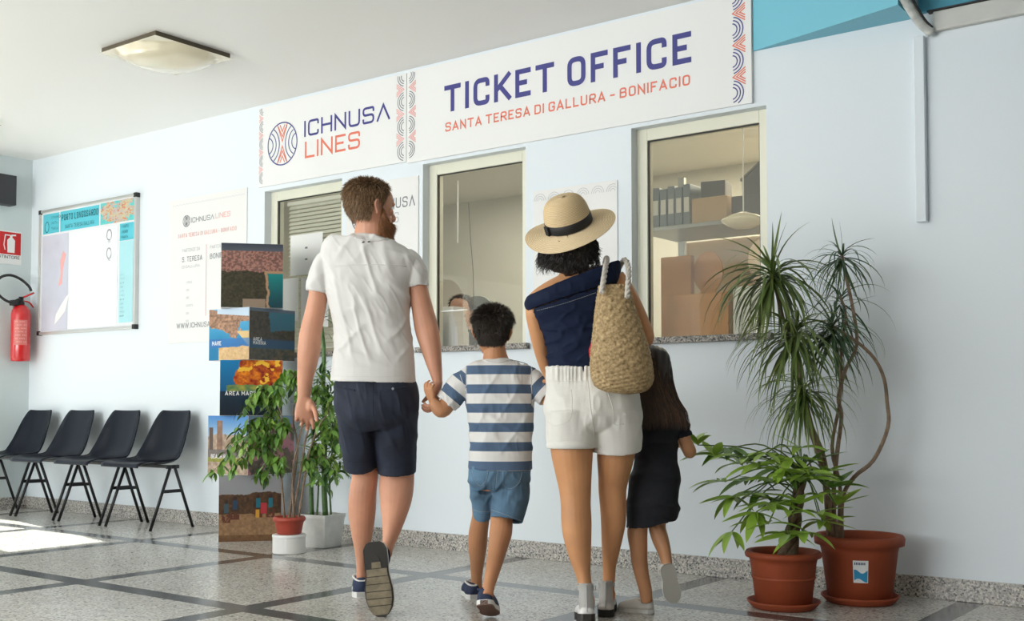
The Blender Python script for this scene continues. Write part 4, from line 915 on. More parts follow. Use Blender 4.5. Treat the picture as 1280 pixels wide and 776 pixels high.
for x0, pts in ((356, [(352, 600), (346, 555), (352, 520), (340, 495)]), (360, [(366, 610), (372, 560), (366, 520), (372, 490)]), (364, [(374, 600), (382, 550), (392, 515), (398, 490)]), (368, [(366, 590), (376, 540), (384, 505), (378, 480)]), (372, [(382, 590), (388, 560), (400, 530), (412, 515)])):
    dd = r.uniform(-.04, .04); P3 = [Vector(fp(x0, 655)), *[fp(x, y, dd) for x, y in pts]]; P3[0].z = .16
    bm = B(); tube(bm, P3, [.0075, .006, .0055, .004, .002], 8, 4); obj('trunk', bm, M_bark, fi, smooth=True); branches.append([Vector(p[:3]) for p in crom([tuple(p) for p in P3], 6)])
tips = [(262, 592), (275, 570), (290, 545), (300, 520), (320, 500), (340, 485), (300, 580), (318, 560), (330, 600), (300, 560), (352, 500), (372, 500), (395, 495), (415, 520), (428, 560), (425, 600), (405, 570), (390, 590), (330, 530), (345, 560), (356, 540), (312, 540), (322, 592), (285, 588), (338, 512), (365, 482), (410, 545), (350, 590), (400, 600)]
allk = []
for k, (x, y) in enumerate(tips):
    e_ = fp(x, y, r.uniform(-.14, .10)); bb = min((p for br in branches for p in br[8:]), key=lambda p: (p - e_).length + (0.15 if p.z < e_.z else 0)); mid = bb.lerp(e_, .5) + UPZ * (.06 + .12 * (bb - e_).length)
    bm = B(); Q = [bb, mid, e_]; tube(bm, Q, [.003, .0022, .001], 5, 5); obj('twig', bm, M_bark2, fi, smooth=True)
    Q = crom([tuple(q) for q in Q], 8)
    for i in range(34): 
        t = r.uniform(.12, 1) ** .8; q = Vector(Q[int(t * 16)]); allk.append((q + Vector((r.uniform(-.02, .02), r.uniform(-.02, .02), r.uniform(-.02, .015))), r.uniform(0, 6.28), R(r.uniform(-60, 5)), r.uniform(.7, 1.25)))
r.shuffle(allk)
for i, (q, az, ti, sc) in enumerate(allk[:300]): putleaf(fi, FLM[r.randrange(6)], q, az, ti, R(r.uniform(-40, 40)), sc)
bm = B()
for q, az, ti, sc in allk[300:]:
    M = Matrix.Translation(q) @ Matrix.Rotation(az, 4, 'Z') @ Matrix.Rotation(ti, 4, 'X') @ Matrix.Scale(sc, 4); me = FLM[0]; base = [bm.verts.new(M @ v.co) for v in me.vertices]
    for p in me.polygons: bm.faces.new([base[i] for i in p.vertices])
tag(obj('foliage', bm, M_fl[0], fi, smooth=True, recalc=False), kind='stuff')
# ---- cane plant in the white square planter
c4 = at(403, 600, 6.60); c4 = Vector((c4.x, c4.y, 0))
ca = empty('cane_plant', c4, 'cane plant with green stems in a white square planter behind the man', 'plant')
bm = B(); rg = []
for hw, z in ((.078, 0), (.080, .003), (.094, .168), (.098, .169), (.099, .190), (.092, .191), (.088, .155)):
    rg.append([c4 + Matrix.Rotation(R(8), 3, 'Z') @ Vector((sx * hw, sy * hw, 0)) + UPZ * z for sx, sy in ((-1, -1), (1, -1), (1, 1), (-1, 1))])
skin_rings(bm, rg); obj('planter', bm, mat('white_stone_planter', (.72, .72, .69), .5, vary=.08, vscale=18), ca)
bm = B(); box(bm, (-.088, -.088, .155), (.088, .088, .165), M=Matrix.Translation(c4) @ Matrix.Rotation(R(8), 4, 'Z')); obj('soil', bm, M_soil, ca)
def cp(x, y, dd=0.0): return at(x, y, 6.60 + dd)
M_cane = mat('green_cane', (.075, .16, .04), .45, vary=.35, vscale=60)
for pts, r0 in (([(407, 648), (405, 600), (406, 540), (404, 480), (405, 440), (402, 408)], .017), ([(390, 648), (389, 600), (392, 560), (390, 530)], .014), ([(414, 648), (412, 600), (416, 550), (414, 500)], .006), ([(396, 648), (398, 600), (394, 570)], .006)):
    bm = B(); P3 = [cp(x, y) for x, y in pts]; P3[0].z = .155; tube(bm, P3, [r0 * (1 - .4 * i / len(pts)) for i in range(len(pts))], 10, 4); obj('cane', bm, M_cane, ca, smooth=True)
CL = [leafmesh('cane_leaf', L, .026, e0, d, .25, m, 7, 2.0, .25) for m in (M_fl[0], M_fl[2], M_fl[1]) for L, e0, d in ((.17, 60, 60), (.19, 30, 80), (.17, 0, 60))]
for hx, hy, n in ((402, 408, 12), (405, 475, 26), (414, 495, 38), (392, 515, 34), (404, 540, 42), (420, 550, 40), (396, 580, 34), (424, 585, 32), (408, 600, 26), (420, 520, 16)):
    for k in range(n): putleaf(ca, CL[r.randrange(9)], cp(hx + r.uniform(-5, 5), hy + r.uniform(-18, 12), r.uniform(-.04, .04)), r.uniform(0, 6.28), R(r.uniform(-15, 15)), R(r.uniform(-30, 30)), r.uniform(.65, 1.05) * (.75 if hy < 480 else 1))
# ================================================================== people: builders
DG = None
def remesh(bm, voxel, smooth):
    """one continuous surface from overlapping closed tubes"""
    bmesh.ops.recalc_face_normals(bm, faces=bm.faces[:])
    me = bpy.data.meshes.new('tmp'); bm.to_mesh(me); bm.free()
    o = bpy.data.objects.new('tmp', me); COL.objects.link(o)
    m = o.modifiers.new('r', 'REMESH'); m.mode = 'VOXEL'; m.voxel_size = voxel; m.use_smooth_shade = True
    if smooth: s = o.modifiers.new('s', 'SMOOTH'); s.factor = 0.5; s.iterations = smooth
    dg = bpy.context.evaluated_depsgraph_get(); dg.update()
    out = bpy.data.meshes.new_from_object(o.evaluated_get(dg)); bpy.data.objects.remove(o); bpy.data.meshes.remove(me)
    return out
def coords(me):
    a_ = np.empty(len(me.vertices) * 3, np.float32); me.vertices.foreach_get('co', a_); return a_.reshape(-1, 3).astype(float)
def normals(me):
    a_ = np.empty(len(me.vertices) * 3, np.float32); me.vertex_normals.foreach_get('vector', a_); return a_.reshape(-1, 3).astype(float)
def setco(me, c): me.vertices.foreach_set('co', c.astype(np.float32).ravel()); me.update()
def uv_of(c):
    rt_ = np.array(RT); return (c - np.array(CAM)) @ rt_, c[:, 2]
def folds(me, layers, base=0.0, fade=()):
    """cloth folds: (amplitude, frequency across, frequency along, angle deg, seed)"""
    c, n = coords(me), normals(me); u, z = uv_of(c); d = np.zeros(len(c)) + base
    dep = (c - np.array(CAM)) @ np.array(FW0)
    for A, fa, fl_, ang, seed in layers:
        ca_, sa = math.cos(R(ang)), math.sin(R(ang)); p, q = u * ca_ + z * sa, -u * sa + z * ca_
        h = vnoise(p * fa + dep * 3 + 40, q * fl_ + dep * 2 + 40, seed); d += A * (np.exp(-((h - .5) / .16) ** 2) - .45)
    for z0_, w_ in fade: d = d * np.clip((np.abs(z - z0_) - .032) / w_, 0, 1)
    setco(me, c + n * d[:, None])
def rows(L, dflt=None):
    P, rr = [], []
    for r_ in L:
        xl, xr, y, d, ry = r_; P.append(at((xl + xr) / 2, y, d)); rr.append(((xr - xl) / 2 * d / FPX, ry))
    return P, rr
def limb(bm, L, seg=20, sub=4, power=2.0, hem0=0, hem1=0, ref=None):
    P, rr = rows(L); tube(bm, P, rr, seg, sub, RT if ref is None else ref, power, hem0, hem1)
def blob(bm, pts, seg=16, sub=4, ref=None, hem1=0, power=2.0):
    """(x, y, depth, radius [, radius2]) along a bent limb"""
    tube(bm, [at(p[0], p[1], p[2]) for p in pts], [(p[3], p[4] if len(p) > 4 else p[3]) for p in pts], seg, sub, ref, power, 0, hem1)
def hand(bm, W, D, N, T, s=1.0, curl=(18, 24, 20), spread=4, thumb=(.55, .75, .35), tcurl=18, step=6):
    W = Vector(W); D = Vector(D).normalized(); N = Vector(N); N = (N - D * N.dot(D)).normalized(); T = Vector(T); T = (T - D * T.dot(D) - N * T.dot(N)).normalized()
    tube(bm, [W - D * .02 * s, W + D * .012 * s, W + D * .045 * s, W + D * .075 * s, W + D * .097 * s], [(.026 * s, .021 * s), (.029 * s, .020 * s), (.038 * s, .0165 * s), (.041 * s, .015 * s), (.037 * s, .0115 * s)], 18, 3, T, 2.5)
    ellipsoid(bm, W + D * .035 * s + T * .022 * s + N * .010 * s, (.020 * s, .016 * s, .028 * s), 12, 8)
    for i, (off, L) in enumerate(((.0315, .070), (.0108, .079), (-.0102, .073), (-.0300, .056))):
        p = W + D * (.086 - .006 * abs(i - 1)) * s + T * off * s; a_ = 0; P = [p - D * .015 * s, p]; side = T * math.tan(R((1.5 - i) * spread))
        for k, (f, c) in enumerate(zip((.45, .30, .25), curl)):
            a_ += R(c + i * step); dd = (D + side) * math.cos(a_) + N * math.sin(a_); dd.normalize(); p = p + dd * L * f * s; P.append(p)
        tube(bm, P, [.0092 * s, .0092 * s, .0086 * s, .0078 * s, .0062 * s], 10, 2)
    p = W + D * .022 * s + T * .026 * s + N * .006 * s; dd = (D * thumb[0] + T * thumb[1] + N * thumb[2]).normalized(); P = [p]
    p = p + dd * .040 * s; P.append(p); dd = (dd + (D * .55 - T * .35 + N * .2) * math.sin(R(tcurl)) * 1.6).normalized(); p = p + dd * .032 * s; P.append(p)
    dd = (dd + (D * .5 - T * .4 + N * .2) * math.sin(R(tcurl))).normalized(); p = p + dd * .026 * s; P.append(p)
    tube(bm, P, [.0145 * s, .0115 * s, .0100 * s, .0072 * s], 10, 3)
HS = [(0.0, .020, .074, .044), (.03, .032, .090, .018), (.09, .044, .097, -.010), (.16, .052, .098, -.030), (.25, .058, .097, -.055), (.34, .063, .095, -.074), (.43, .068, .094, -.086), (.50, .071, .091, -.093), (.57, .0735, .096, -.098), (.66, .0755, .098, -.101), (.75, .0745, .094, -.100), (.84, .068, .080, -.092), (.91, .055, .060, -.076), (.965, .034, .032, -.050), (.995, .012, .006, -.022)]
HH = .235
def headmat(c, yaw, pitch=0.0, roll=0.0):
    """local x = right ear, y = face, z = up; yaw to the right of the view direction"""
    f = FW0 * math.cos(R(yaw)) + RT * math.sin(R(yaw)); r_ = RT * math.cos(R(yaw)) - FW0 * math.sin(R(yaw))
    M = Matrix(((r_.x, f.x, 0, 0), (r_.y, f.y, 0, 0), (0, 0, 1, 0), (0, 0, 0, 1)))
    return Matrix.Translation(c) @ M @ Matrix.Rotation(R(pitch), 4, 'X') @ Matrix.Rotation(R(roll), 4, 'Y')
def head(bm, M, s=1.0, child=False):
    rings = []
    for zf, hw, fr, bk in HS:
        if child: fr = fr * .93; bk = bk * 1.04; hw *= 1.05
        cy, hl = (fr + bk) / 2, (fr - bk) / 2; ring = []
        for k in range(28):
            t = 2 * math.pi * k / 28; c, sn = math.cos(t), math.sin(t); p = 2.25
            ring.append(M @ (Vector((hw * math.copysign(abs(c) ** (2 / p), c), cy + hl * math.copysign(abs(sn) ** (2 / p), sn), (zf - .5) * HH)) * s))
        rings.append(ring)
    skin_rings(bm, rings)
    def T(pts, rr, seg=10): tube(bm, [M @ (Vector(p) * s) for p in pts], [(r_[0] * s, r_[1] * s) if hasattr(r_, '__len__') else r_ * s for r_ in rr], seg, 3)
    z = lambda f: (f - .5) * HH
    T([(0, .088, z(.53)), (0, .100, z(.46)), (0, .111, z(.39)), (0, .110, z(.355)), (0, .096, z(.34))], [.008, .010, .0135, .015, .010])      # nose
    for sx in (-1, 1):
        T([(sx * .010, .103, z(.35)), (sx * .013, .098, z(.345))], [.009, .007])
        T([(sx * .008, .092, z(.585)), (sx * .030, .091, z(.60)), (sx * .052, .078, z(.585))], [.008, .009, .007])                      # brow
        T([(sx * .050, .070, z(.42)), (sx * .058, .058, z(.43))], [.014, .014])                                                          # cheek bone
        # ear: rim, bowl and lobe
        T([(sx * .070, -.004, z(.36)), (sx * .078, -.012, z(.40)), (sx * .087, -.026, z(.47)), (sx * .090, -.028, z(.53)), (sx * .085, -.018, z(.575)), (sx * .076, -.004, z(.565)), (sx * .071, .004, z(.50))], [.0075, .0055, .0050, .0052, .0055, .0055, .005])
        T([(sx * .070, -.006, z(.39)), (sx * .077, -.014, z(.46)), (sx * .076, -.014, z(.53))], [(.007, .009), (.006, .012), (.006, .010)])
    T([(-.022, .092, z(.205)), (0, .099, z(.215)), (.022, .092, z(.205))], [.005, .0075, .005]); T([(-.020, .092, z(.180)), (0, .098, z(.172)), (.020, .092, z(.180))], [.005, .008, .005])
    T([(0, .085, z(.05)), (0, .092, z(.06))], [.018, .015])
M_eye = mat('eye_white', (.75, .74, .72), .15); M_iris = mat('iris', (.05, .035, .02), .1)
def eyes(parent, M, s=1.0):
    for sx in (-1, 1):
        c = M @ (Vector((sx * .031, .078, .002)) * s); bm = B(); ellipsoid(bm, c, (.0125 * s,) * 3, 14, 9); e = obj('eye', bm, M_eye, parent, smooth=True)
        bm = B(); d = (M.to_3x3() @ Vector((0, 1, 0))).normalized(); tube(bm, [c + d * .0105 * s, c + d * .0132 * s], [.006 * s, .003 * s], 12); obj('iris', bm, M_iris, e, smooth=True)
def skinmat(name, c, dark=.12):
    return mat(name, c, .48, spec=.4, vary=dark, vscale=6, bump=.06, bscale=180, sss=.12)
def localmesh(o):
    return Matrix.Translation(o.matrix_basis.translation + (o.parent.matrix_basis.translation if o.parent else Vector()) + (o.parent.parent.matrix_basis.translation if o.parent and o.parent.parent else Vector()))
def surf(o): 
    me = o.data; T = localmesh(o).translation; vs = [v.co + T for v in me.vertices]; return BVHTree.FromPolygons(vs, [p.vertices[:] for p in me.polygons])
def decal(name, tree, pxs, r_, m, parent, sub=6, off=.0, flat=.5):
    P = crom(pxs, sub) if sub > 1 else np.array(pxs, float); out = []
    for x, y in P:
        h, n, i, d = tree.ray_cast(CAM, ray(x, y).normalized())
        if h is not None: out.append(h + n * off)
    if len(out) < 2: return None
    bm = B(); tube(bm, out, r_, 6); return obj(name, bm, m, parent, smooth=True)
def stitches(name, tree, pxs, r_, m, parent, step=2.2, fill=.6, sub=8):
    P = crom(pxs, sub); seg = np.linalg.norm(np.diff(P, axis=0), axis=1); s = np.concatenate([[0], np.cumsum(seg)]); bm = B(); t = 0
    while t + step * fill < s[-1]:
        ps = []
        for q in (t, t + step * fill):
            x, y = np.interp(q, s, P[:, 0]), np.interp(q, s, P[:, 1]); h, n, i, d = tree.ray_cast(CAM, ray(x, y).normalized())
            if h is not None: ps.append(h + n * .0004)
        if len(ps) == 2 and (ps[0] - ps[1]).length < .03: tube(bm, ps, r_, 4)
        t += step
    return tag(obj(name, bm, m, parent), kind='stuff')
def patchdecal(name, tree, pxpoly, off, m, parent, n=10):
    """a patch (pocket) lying on a garment: quad grid between four corner pixels"""
    a_, b_, c, d = [np.array(p, float) for p in pxpoly]; bm = B(); G = []
    for j in range(n + 1):
        row = []
        for i in range(n + 1):
            u, v = i / n, j / n; p = (a_ * (1 - u) + b_ * u) * (1 - v) + (d * (1 - u) + c * u) * v
            h, nn, k, dd = tree.ray_cast(CAM, ray(*p).normalized())
            if h is None: return None
            row.append(bm.verts.new(h + nn * off))
        G.append(row)
    for j in range(n):
        for i in range(n): bm.faces.new((G[j][i], G[j][i + 1], G[j + 1][i + 1], G[j + 1][i]))
    ext = bmesh.ops.solidify(bm, geom=bm.faces[:], thickness=.0015)
    return obj(name, bm, m, parent, smooth=True)
# ---- hair
def ribbons(name, paths, widths, cols, parent, m, seed=0):
    """tapering hair ribbons: paths (n, k, 3), joined in one mesh"""
    P = np.asarray(paths, float); n, k, _ = P.shape; T = np.gradient(P, axis=1); T /= np.maximum(np.linalg.norm(T, axis=2, keepdims=True), 1e-9)
    rs = np.random.RandomState(seed); V = rs.normal(size=(n, 1, 3)) * .35 + np.array(-FW0)[None, None, :]; S = np.cross(T, np.repeat(V, k, 1)); S /= np.maximum(np.linalg.norm(S, axis=2, keepdims=True), 1e-9)
    tt = np.linspace(0, 1, k)[None, :, None]; wv = np.asarray(widths).reshape(-1, 1, 1) * (1 - .85 * tt ** 2); L, Rr = P - S * wv / 2, P + S * wv / 2
    vs = np.stack([L, Rr], 2).reshape(-1, 3); base = (np.arange(n) * k * 2)[:, None] + (np.arange(k - 1) * 2)[None, :]
    f = np.stack([base, base + 1, base + 3, base + 2], -1).reshape(-1, 4)
    me = bpy.data.meshes.new(name); me.from_pydata(vs.tolist(), [], f.tolist()); c = np.repeat(np.asarray(cols, float), k * 2, 0)
    a_ = me.color_attributes.new('col', 'FLOAT_COLOR', 'POINT'); a_.data.foreach_set('color', np.hstack([c, np.ones((len(c), 1))]).astype(np.float32).ravel())
    return tag(link(name, me, m, parent, smooth=True), kind='stuff')
M_hair = colmat('hair', .42)
def scalp(me, M, s, fn, n, rs, T):
    """random points and normals on the head where fn(local x, y, z) holds"""
    c, nn = coords(me) + T, normals(me); Mi = np.array(M.inverted()); L = (np.hstack([c, np.ones((len(c), 1))]) @ Mi.T)[:, :3] / s
    near = (np.abs(L) < .16).all(1); ok = np.where(near & fn(L[:, 0], L[:, 1], L[:, 2] / HH + .5))[0]
    i = rs.choice(ok, n); return c[i] + rs.normal(size=(n, 3)) * .0012, nn[i], L[i], ok
def haircap(name, me, ok, off, m, parent, T):
    sel = set(ok.tolist()); c, n = coords(me) + T, normals(me); fs = [tuple(p.vertices) for p in me.polygons if all(v in sel for v in p.vertices)]
    used = sorted({v for f in fs for v in f}); mp = {v: i for i, v in enumerate(used)}; m2 = bpy.data.meshes.new(name)
    m2.from_pydata([tuple(c[v] + n[v] * off) for v in used], [], [tuple(mp[v] for v in f) for f in fs]); return link(name, m2, m, parent, smooth=True)
def tohead(M): return np.array(M.to_3x3())
def shorthair(parent, me, M, s, fn, n, length, cols, seed, lift=.5, flow=(0, -.5, -.8), width=.0022, spiky=.25, capcol=(.05, .03, .02), name='hair', lenfn=None):
    rs = np.random.RandomState(seed); T = np.array(wmat(parent).translation); p, nn, L, ok = scalp(me, M, s, fn, n, rs, T); fl_ = tohead(M) @ np.array(flow)
    fl_ = np.repeat(fl_[None], n, 0) if fl_.ndim == 1 else fl_
    tang = fl_ - nn * (fl_ * nn).sum(1, keepdims=True); d = nn * lift + tang * (1 - lift) + rs.normal(size=(n, 3)) * spiky; d /= np.linalg.norm(d, axis=1, keepdims=True)
    ln = length * rs.uniform(.6, 1.15, n) * s
    if lenfn is not None: ln = ln * lenfn(L[:, 0], L[:, 1], L[:, 2] / HH + .5)
    k = 4; t = np.linspace(0, 1, k)[None, :, None]; paths = p[:, None] + d[:, None] * ln[:, None, None] * t + (tang[:, None] * .45 * ln[:, None, None] - nn[:, None] * .12 * ln[:, None, None]) * t ** 2
    cc = np.array(cols)[rs.randint(0, len(cols), n)] * rs.uniform(.7, 1.3, (n, 1)); h = ribbons(name, paths, rs.uniform(.7, 1.3, n) * width, cc, parent, M_hair, seed)
    haircap(name + '_base', me, ok, .0025, mat(name + '_base_tone', capcol, .7), h, T); return h
# ---- shoes: local x right, y toe, z up, heel at the origin on the ground
def shoemat(heel, dirv, up):
    y = Vector(dirv).normalized(); z = Vector(up); z = (z - y * z.dot(y)).normalized(); x = y.cross(z)
    return Matrix(((x.x, y.x, z.x, heel[0]), (x.y, y.y, z.y, heel[1]), (x.z, y.z, z.z, heel[2]), (0, 0, 0, 1)))
def solew(t): return float(np.interp(t, (0, .03, .10, .25, .42, .62, .76, .88, .96, 1.0), (.40, .66, .84, .86, .82, 1.0, 1.0, .84, .55, .22)))
def sole_poly(L, hw, n=40, f=1.0, skew=.10):
    A = [(solew(i / n) * hw * f + (skew * hw * max(0, (i / n - .5)) ), i / n * L) for i in range(n + 1)]; Bp = [(-solew(i / n) * hw * f + (skew * hw * max(0, (i / n - .5))), i / n * L) for i in range(n, -1, -1)]
    return A + Bp
def shoe(parent, M, L, hw, up_m, sole_m, name='shoe', label=None, soleth=.024, ankle=.068, toe=.045, tread=None, lace_m=None, stripe_m=None, strap=False, foxing_m=None):
    n = 22; bm = B(); rings = []
    hts = lambda t: float(np.interp(t, (0, .04, .12, .25, .36, .42, .55, .75, .9, .97, 1.0), (ankle * .75, ankle, ankle * .96, ankle * .82, ankle * .80, ankle * 1.08, ankle * .95, toe * 1.08, toe * .85, toe * .55, toe * .25)))
    for i in range(n + 1):
        t = i / n; w_, h = solew(t) * hw * .97, hts(t); ring = []; sk_ = .10 * hw * max(0, t - .5)
        for k in range(17):
            a_ = math.pi * k / 16; c, s_ = math.cos(a_), math.sin(a_); ring.append(M @ Vector((sk_ + w_ * math.copysign(abs(c) ** .75, c), (.012 + t * .976) * L, soleth * .7 + h * (abs(s_) ** .62))))
        rings.append(ring)
    skin_rings(bm, rings); u = obj(name, bm, up_m, parent, smooth=True)
    if label: u['label'] = label
    bm = B(); prism(bm, sole_poly(L, hw), M, soleth * .92); s_ = obj('sole', bm, sole_m, u)
    if foxing_m:
        bm = B(); poly = sole_poly(L, hw, 30, 1.03); st = [[bm.verts.new(M @ Vector((x, y, z))) for x, y in poly] for z in (.004, soleth * 1.05)]; m_ = len(poly)
        for i in range(m_): bm.faces.new((st[0][i], st[0][(i + 1) % m_], st[1][(i + 1) % m_], st[1][i]))
        obj('foxing_band', bm, foxing_m, u)
    if not strap:
        bm = B(); c0 = [(hw * .80 * math.cos(R(a_)), L * (.215 + .185 * math.sin(R(a_))), soleth * .7 + ankle * (1.0 - .16 * math.sin(R(a_)) ** 2 + .06 * math.sin(R(a_)))) for a_ in range(0, 361, 15)]
        tube(bm, [M @ Vector(p) for p in c0], .0045, 6); obj('collar', bm, up_m if stripe_m is None else stripe_m, u, smooth=True)
    if lace_m:
        for k in range(4): bm = B(); y = L * (.46 + .055 * k); tube(bm, [M @ Vector((sx * hw * .5, y, soleth * .7 + hts(y / L) * (1.0 if abs(sx) < .6 else .86))) for sx in (-1, -.4, .4, 1)], .003, 6); obj('lace', bm, lace_m, u, smooth=True)
    return u
def scaleparent(o): return o
# ================================================================== the man
M_tee = mat('white_cotton', (.74, .73, .71), .8, sheen=.2, bump=.08, bscale=420); M_navyc = mat('navy_twill', (.016, .022, .042), .8, vary=.25, vscale=14, bump=.12, bscale=300); M_thread = mat('grey_thread', (.30, .30, .32), .7)
M_skinm = skinmat('fair_skin', (.66, .33, .215)); M_canvas = mat('navy_canvas', (.022, .035, .085), .75, bump=.2, bscale=300); M_rub = mat('white_rubber', (.74, .74, .72), .5); M_dkrub = mat('dark_rubber', (.03, .027, .024), .6); M_tanrub = mat('worn_tan_rubber', (.235, .195, .13), .7, vary=.25, vscale=30)
p0 = floorpt(468, 757)
man = empty('person', p0, 'man in white t-shirt and navy shorts walking, seen from behind, holding a boy\'s hand', 'person')
HM = headmat(at(461.5, 259.5, 4.60), 50, -2, 0) @ Matrix.Diagonal((1, 1, .925, 1))
bm = B(); D0 = 4.62
limb(bm, [(452, 480, 292, D0, .05), (440, 490, 305, D0, .058), (420, 510, 322, D0, .072), (412, 512, 345, D0, .095), (418, 508, 385, D0, .095), (422, 510, 420, D0, .09), (420, 514, 470, D0, .10), (424, 517, 510, D0, .11), (432, 512, 530, D0, .09)], 24, 3)
limb(bm, [(441, 489, 304, D0, .060), (443, 486, 289, D0 - .005, .062), (446, 483, 275, D0 - .01, .060), (447, 482, 262, D0 - .015, .055)], 20, 4)
head(bm, HM, 1.04)
limb(bm, [(412, 436, 324, D0, .036), (397, 418, 334, D0, .042), (388, 411, 350, D0, .045), (385.6, 409.6, 370, D0, .046), (380, 405.5, 395, D0 - .005, .043), (374.5, 402, 416, D0 - .01, .041), (372, 400.5, 436, D0 - .01, .043), (371.5, 396.5, 455, D0 - .005, .038), (371.5, 391, 476, D0, .030), (372, 388.5, 494, D0, .023)], 20, 4)
hand(bm, at(380, 496, D0), at(381, 545, D0) - at(380, 496, D0), -FW0 + RT * .15, RT, .98, (16, 26, 24), 3, (.80, .42, .46), 14, 7)
limb(bm, [(485, 510, 324, D0, .036), (504, 526, 334, D0, .042), (510, 533.5, 348, D0, .045), (510.5, 535, 362, D0, .045), (514.5, 541.5, 386, D0, .043), (518.5, 548.5, 412, D0 - .01, .042), (526, 551.5, 435, D0 - .02, .042), (533, 552.5, 455, D0 - .03, .035), (540, 553, 474, D0 - .035, .026), (541, 552, 482, D0 - .035, .022)], 20, 4)
hand(bm, at(546.5, 482, D0 - .035), at(541, 520, D0 - .03) - at(546.5, 482, D0 - .035), -RT + FW0 * .2, FW0, .93, (30, 48, 40), 2, (.6, .5, .75), 30, 4)
limb(bm, [(428, 474, 540, 4.66, .085), (432, 472, 570, 4.70, .07), (440, 473, 590, 4.72, .057), (437, 471, 612, 4.73, .057), (435, 470, 635, 4.75, .059), (438, 467, 660, 4.78, .051), (444, 461.5, 692, 4.82, .038), (445.5, 459.5, 712, 4.85, .035), (445, 460, 730, 4.87, .036)], 20, 4)
limb(bm, [(472, 520, 545, 4.66, .085), (475, 519, 572, 4.69, .07), (475, 518, 592, 4.70, .061), (474, 517.5, 606, 4.69, .062), (474.5, 515, 624, 4.66, .061), (477, 506, 650, 4.60, .050), (478, 494, 678, 4.54, .037), (475, 490, 692, 4.50, .035)], 20, 4)
tube(bm, [at(466, 690, 4.49), at(474, 715, 4.46), at(476, 745, 4.43)], [.034, .033, .03], 12, 3)
tube(bm, [at(452, 731, 4.87), at(452, 735, 4.95), at(451, 733, 5.05)], [.032, .030, .028], 12, 3)
me = remesh(bm, .0040, 3); body = link('body', me, M_skinm, man, smooth=True); mel = me
# (mesh now in the man's local space: head matrix follows)
HMl = Matrix.Translation(-p0) @ HM
eyes(man, HM, 1.04)
def hairm(x, y, z):
    nape = np.interp(y, (-.11, -.03, -.012), (.24, .26, .36)); side = np.where(y < -.026, nape, np.where(y < .012, .57, .50)); fr = np.interp(y, (.012, .03, .045, .06, .075), (.50, .63, .80, .92, 1.04))
    return (z > np.where(y > .012, fr, side)) & ~((np.abs(x) > .0755) & (y > -.035) & (y < .012) & (z < .60))
BROWN = [(.21, .12, .058), (.28, .165, .085), (.15, .085, .042), (.36, .235, .13)]; GING = [(.30, .115, .035), (.24, .09, .028), (.36, .15, .05)]
_mh = empty  # noqa
def onperson(parent): return parent
hp_ = shorthair(man, mel, HM, 1.04, hairm, 9000, .022, BROWN, 3, .42, (0, -.25, -.95), .0019, .22, (.085, .045, .022), lenfn=lambda x, y, z: np.where(z > .72, 1.0, np.where(z < .42, .75, .9)))
def beard(x, y, z):
    return ((y > .012) & (y < .055) & (z < .50) & (z > .02) & (z < np.interp(y, (.012, .055), (.50, .27)))) | ((y >= .055) & (z < .245) & (z > -.015) & ~((z > .165) & (np.abs(x) < .02))) | ((y > .09) & (z > .225) & (z < .285) & (np.abs(x) < .03))
shorthair(man, mel, HM, 1.04, beard, 4200, .024, GING, 4, .45, (0, .3, -.95), .0018, .2, (.18, .065, .022), name='beard')
# shirt
bm = B()
limb(bm, [(444, 492, 295.5, D0, .070), (424, 510, 302, D0, .090), (404, 525, 312, D0, .102), (402, 522, 333, D0, .115), (408, 514, 360, D0, .122), (414, 513, 385, D0, .120), (418, 515.5, 410, D0, .114), (417, 517.5, 440, D0, .116), (413, 520, 477, D0, .124)], 36, 4, 2.3, 0, .05)
limb(bm, [(412, 442, 325, D0, .040), (392, 424, 330, D0, .054), (386.5, 416, 345, D0, .056), (383.5, 412, 364.5, D0, .056)], 24, 4, 2.0, 0, .03, ref=(RT + UP0 * -.12).normalized())
limb(bm, [(480, 512, 325, D0, .040), (500, 530, 330.5, D0, .054), (508, 534.5, 344, D0, .056), (508.5, 536.5, 358.5, D0, .056)], 24, 4, 2.0, 0, .03, ref=(RT + UP0 * .16).normalized())
me = remesh(bm, .0048, 4); folds(me, [(.0065, 13, 3.2, 62, 3), (.0055, 20, 4, 15, 5), (.0040, 15, 5, -40, 9), (.002, 40, 12, 30, 12)], fade=((float(at(466, 470, D0).z), .06),)); shirt = link('t_shirt', me, M_tee, man, smooth=True)
tr = surf(shirt)
decal('yoke_seam', tr, [(416, 333), (440, 331.5), (470, 331), (508, 333)], .0016, M_tee, shirt); decal('hem_seam', tr, [(415, 470), (440, 471), (480, 471), (518, 469)], .0011, M_tee, shirt)
decal('collar_rib', tr, [(444, 297.5), (455, 300), (468, 300.5), (480, 299.5), (490, 297)], .0042, M_tee, shirt)
for s_, q in (((385.5, 360), (411, 362)), ((509.5, 354.5), (535, 353.5))): decal('sleeve_hem', tr, [s_, ((s_[0] + q[0]) / 2, (s_[1] + q[1]) / 2 + 1), q], .0010, M_tee, shirt)
for q in ((454, 303), (461, 302.5)): decal('label_mark', tr, [(q[0] - 1.4, q[1]), (q[0] + 1.4, q[1] - .6)], .0028, mat('label_thread', (.08, .06, .06), .7), shirt, 2)
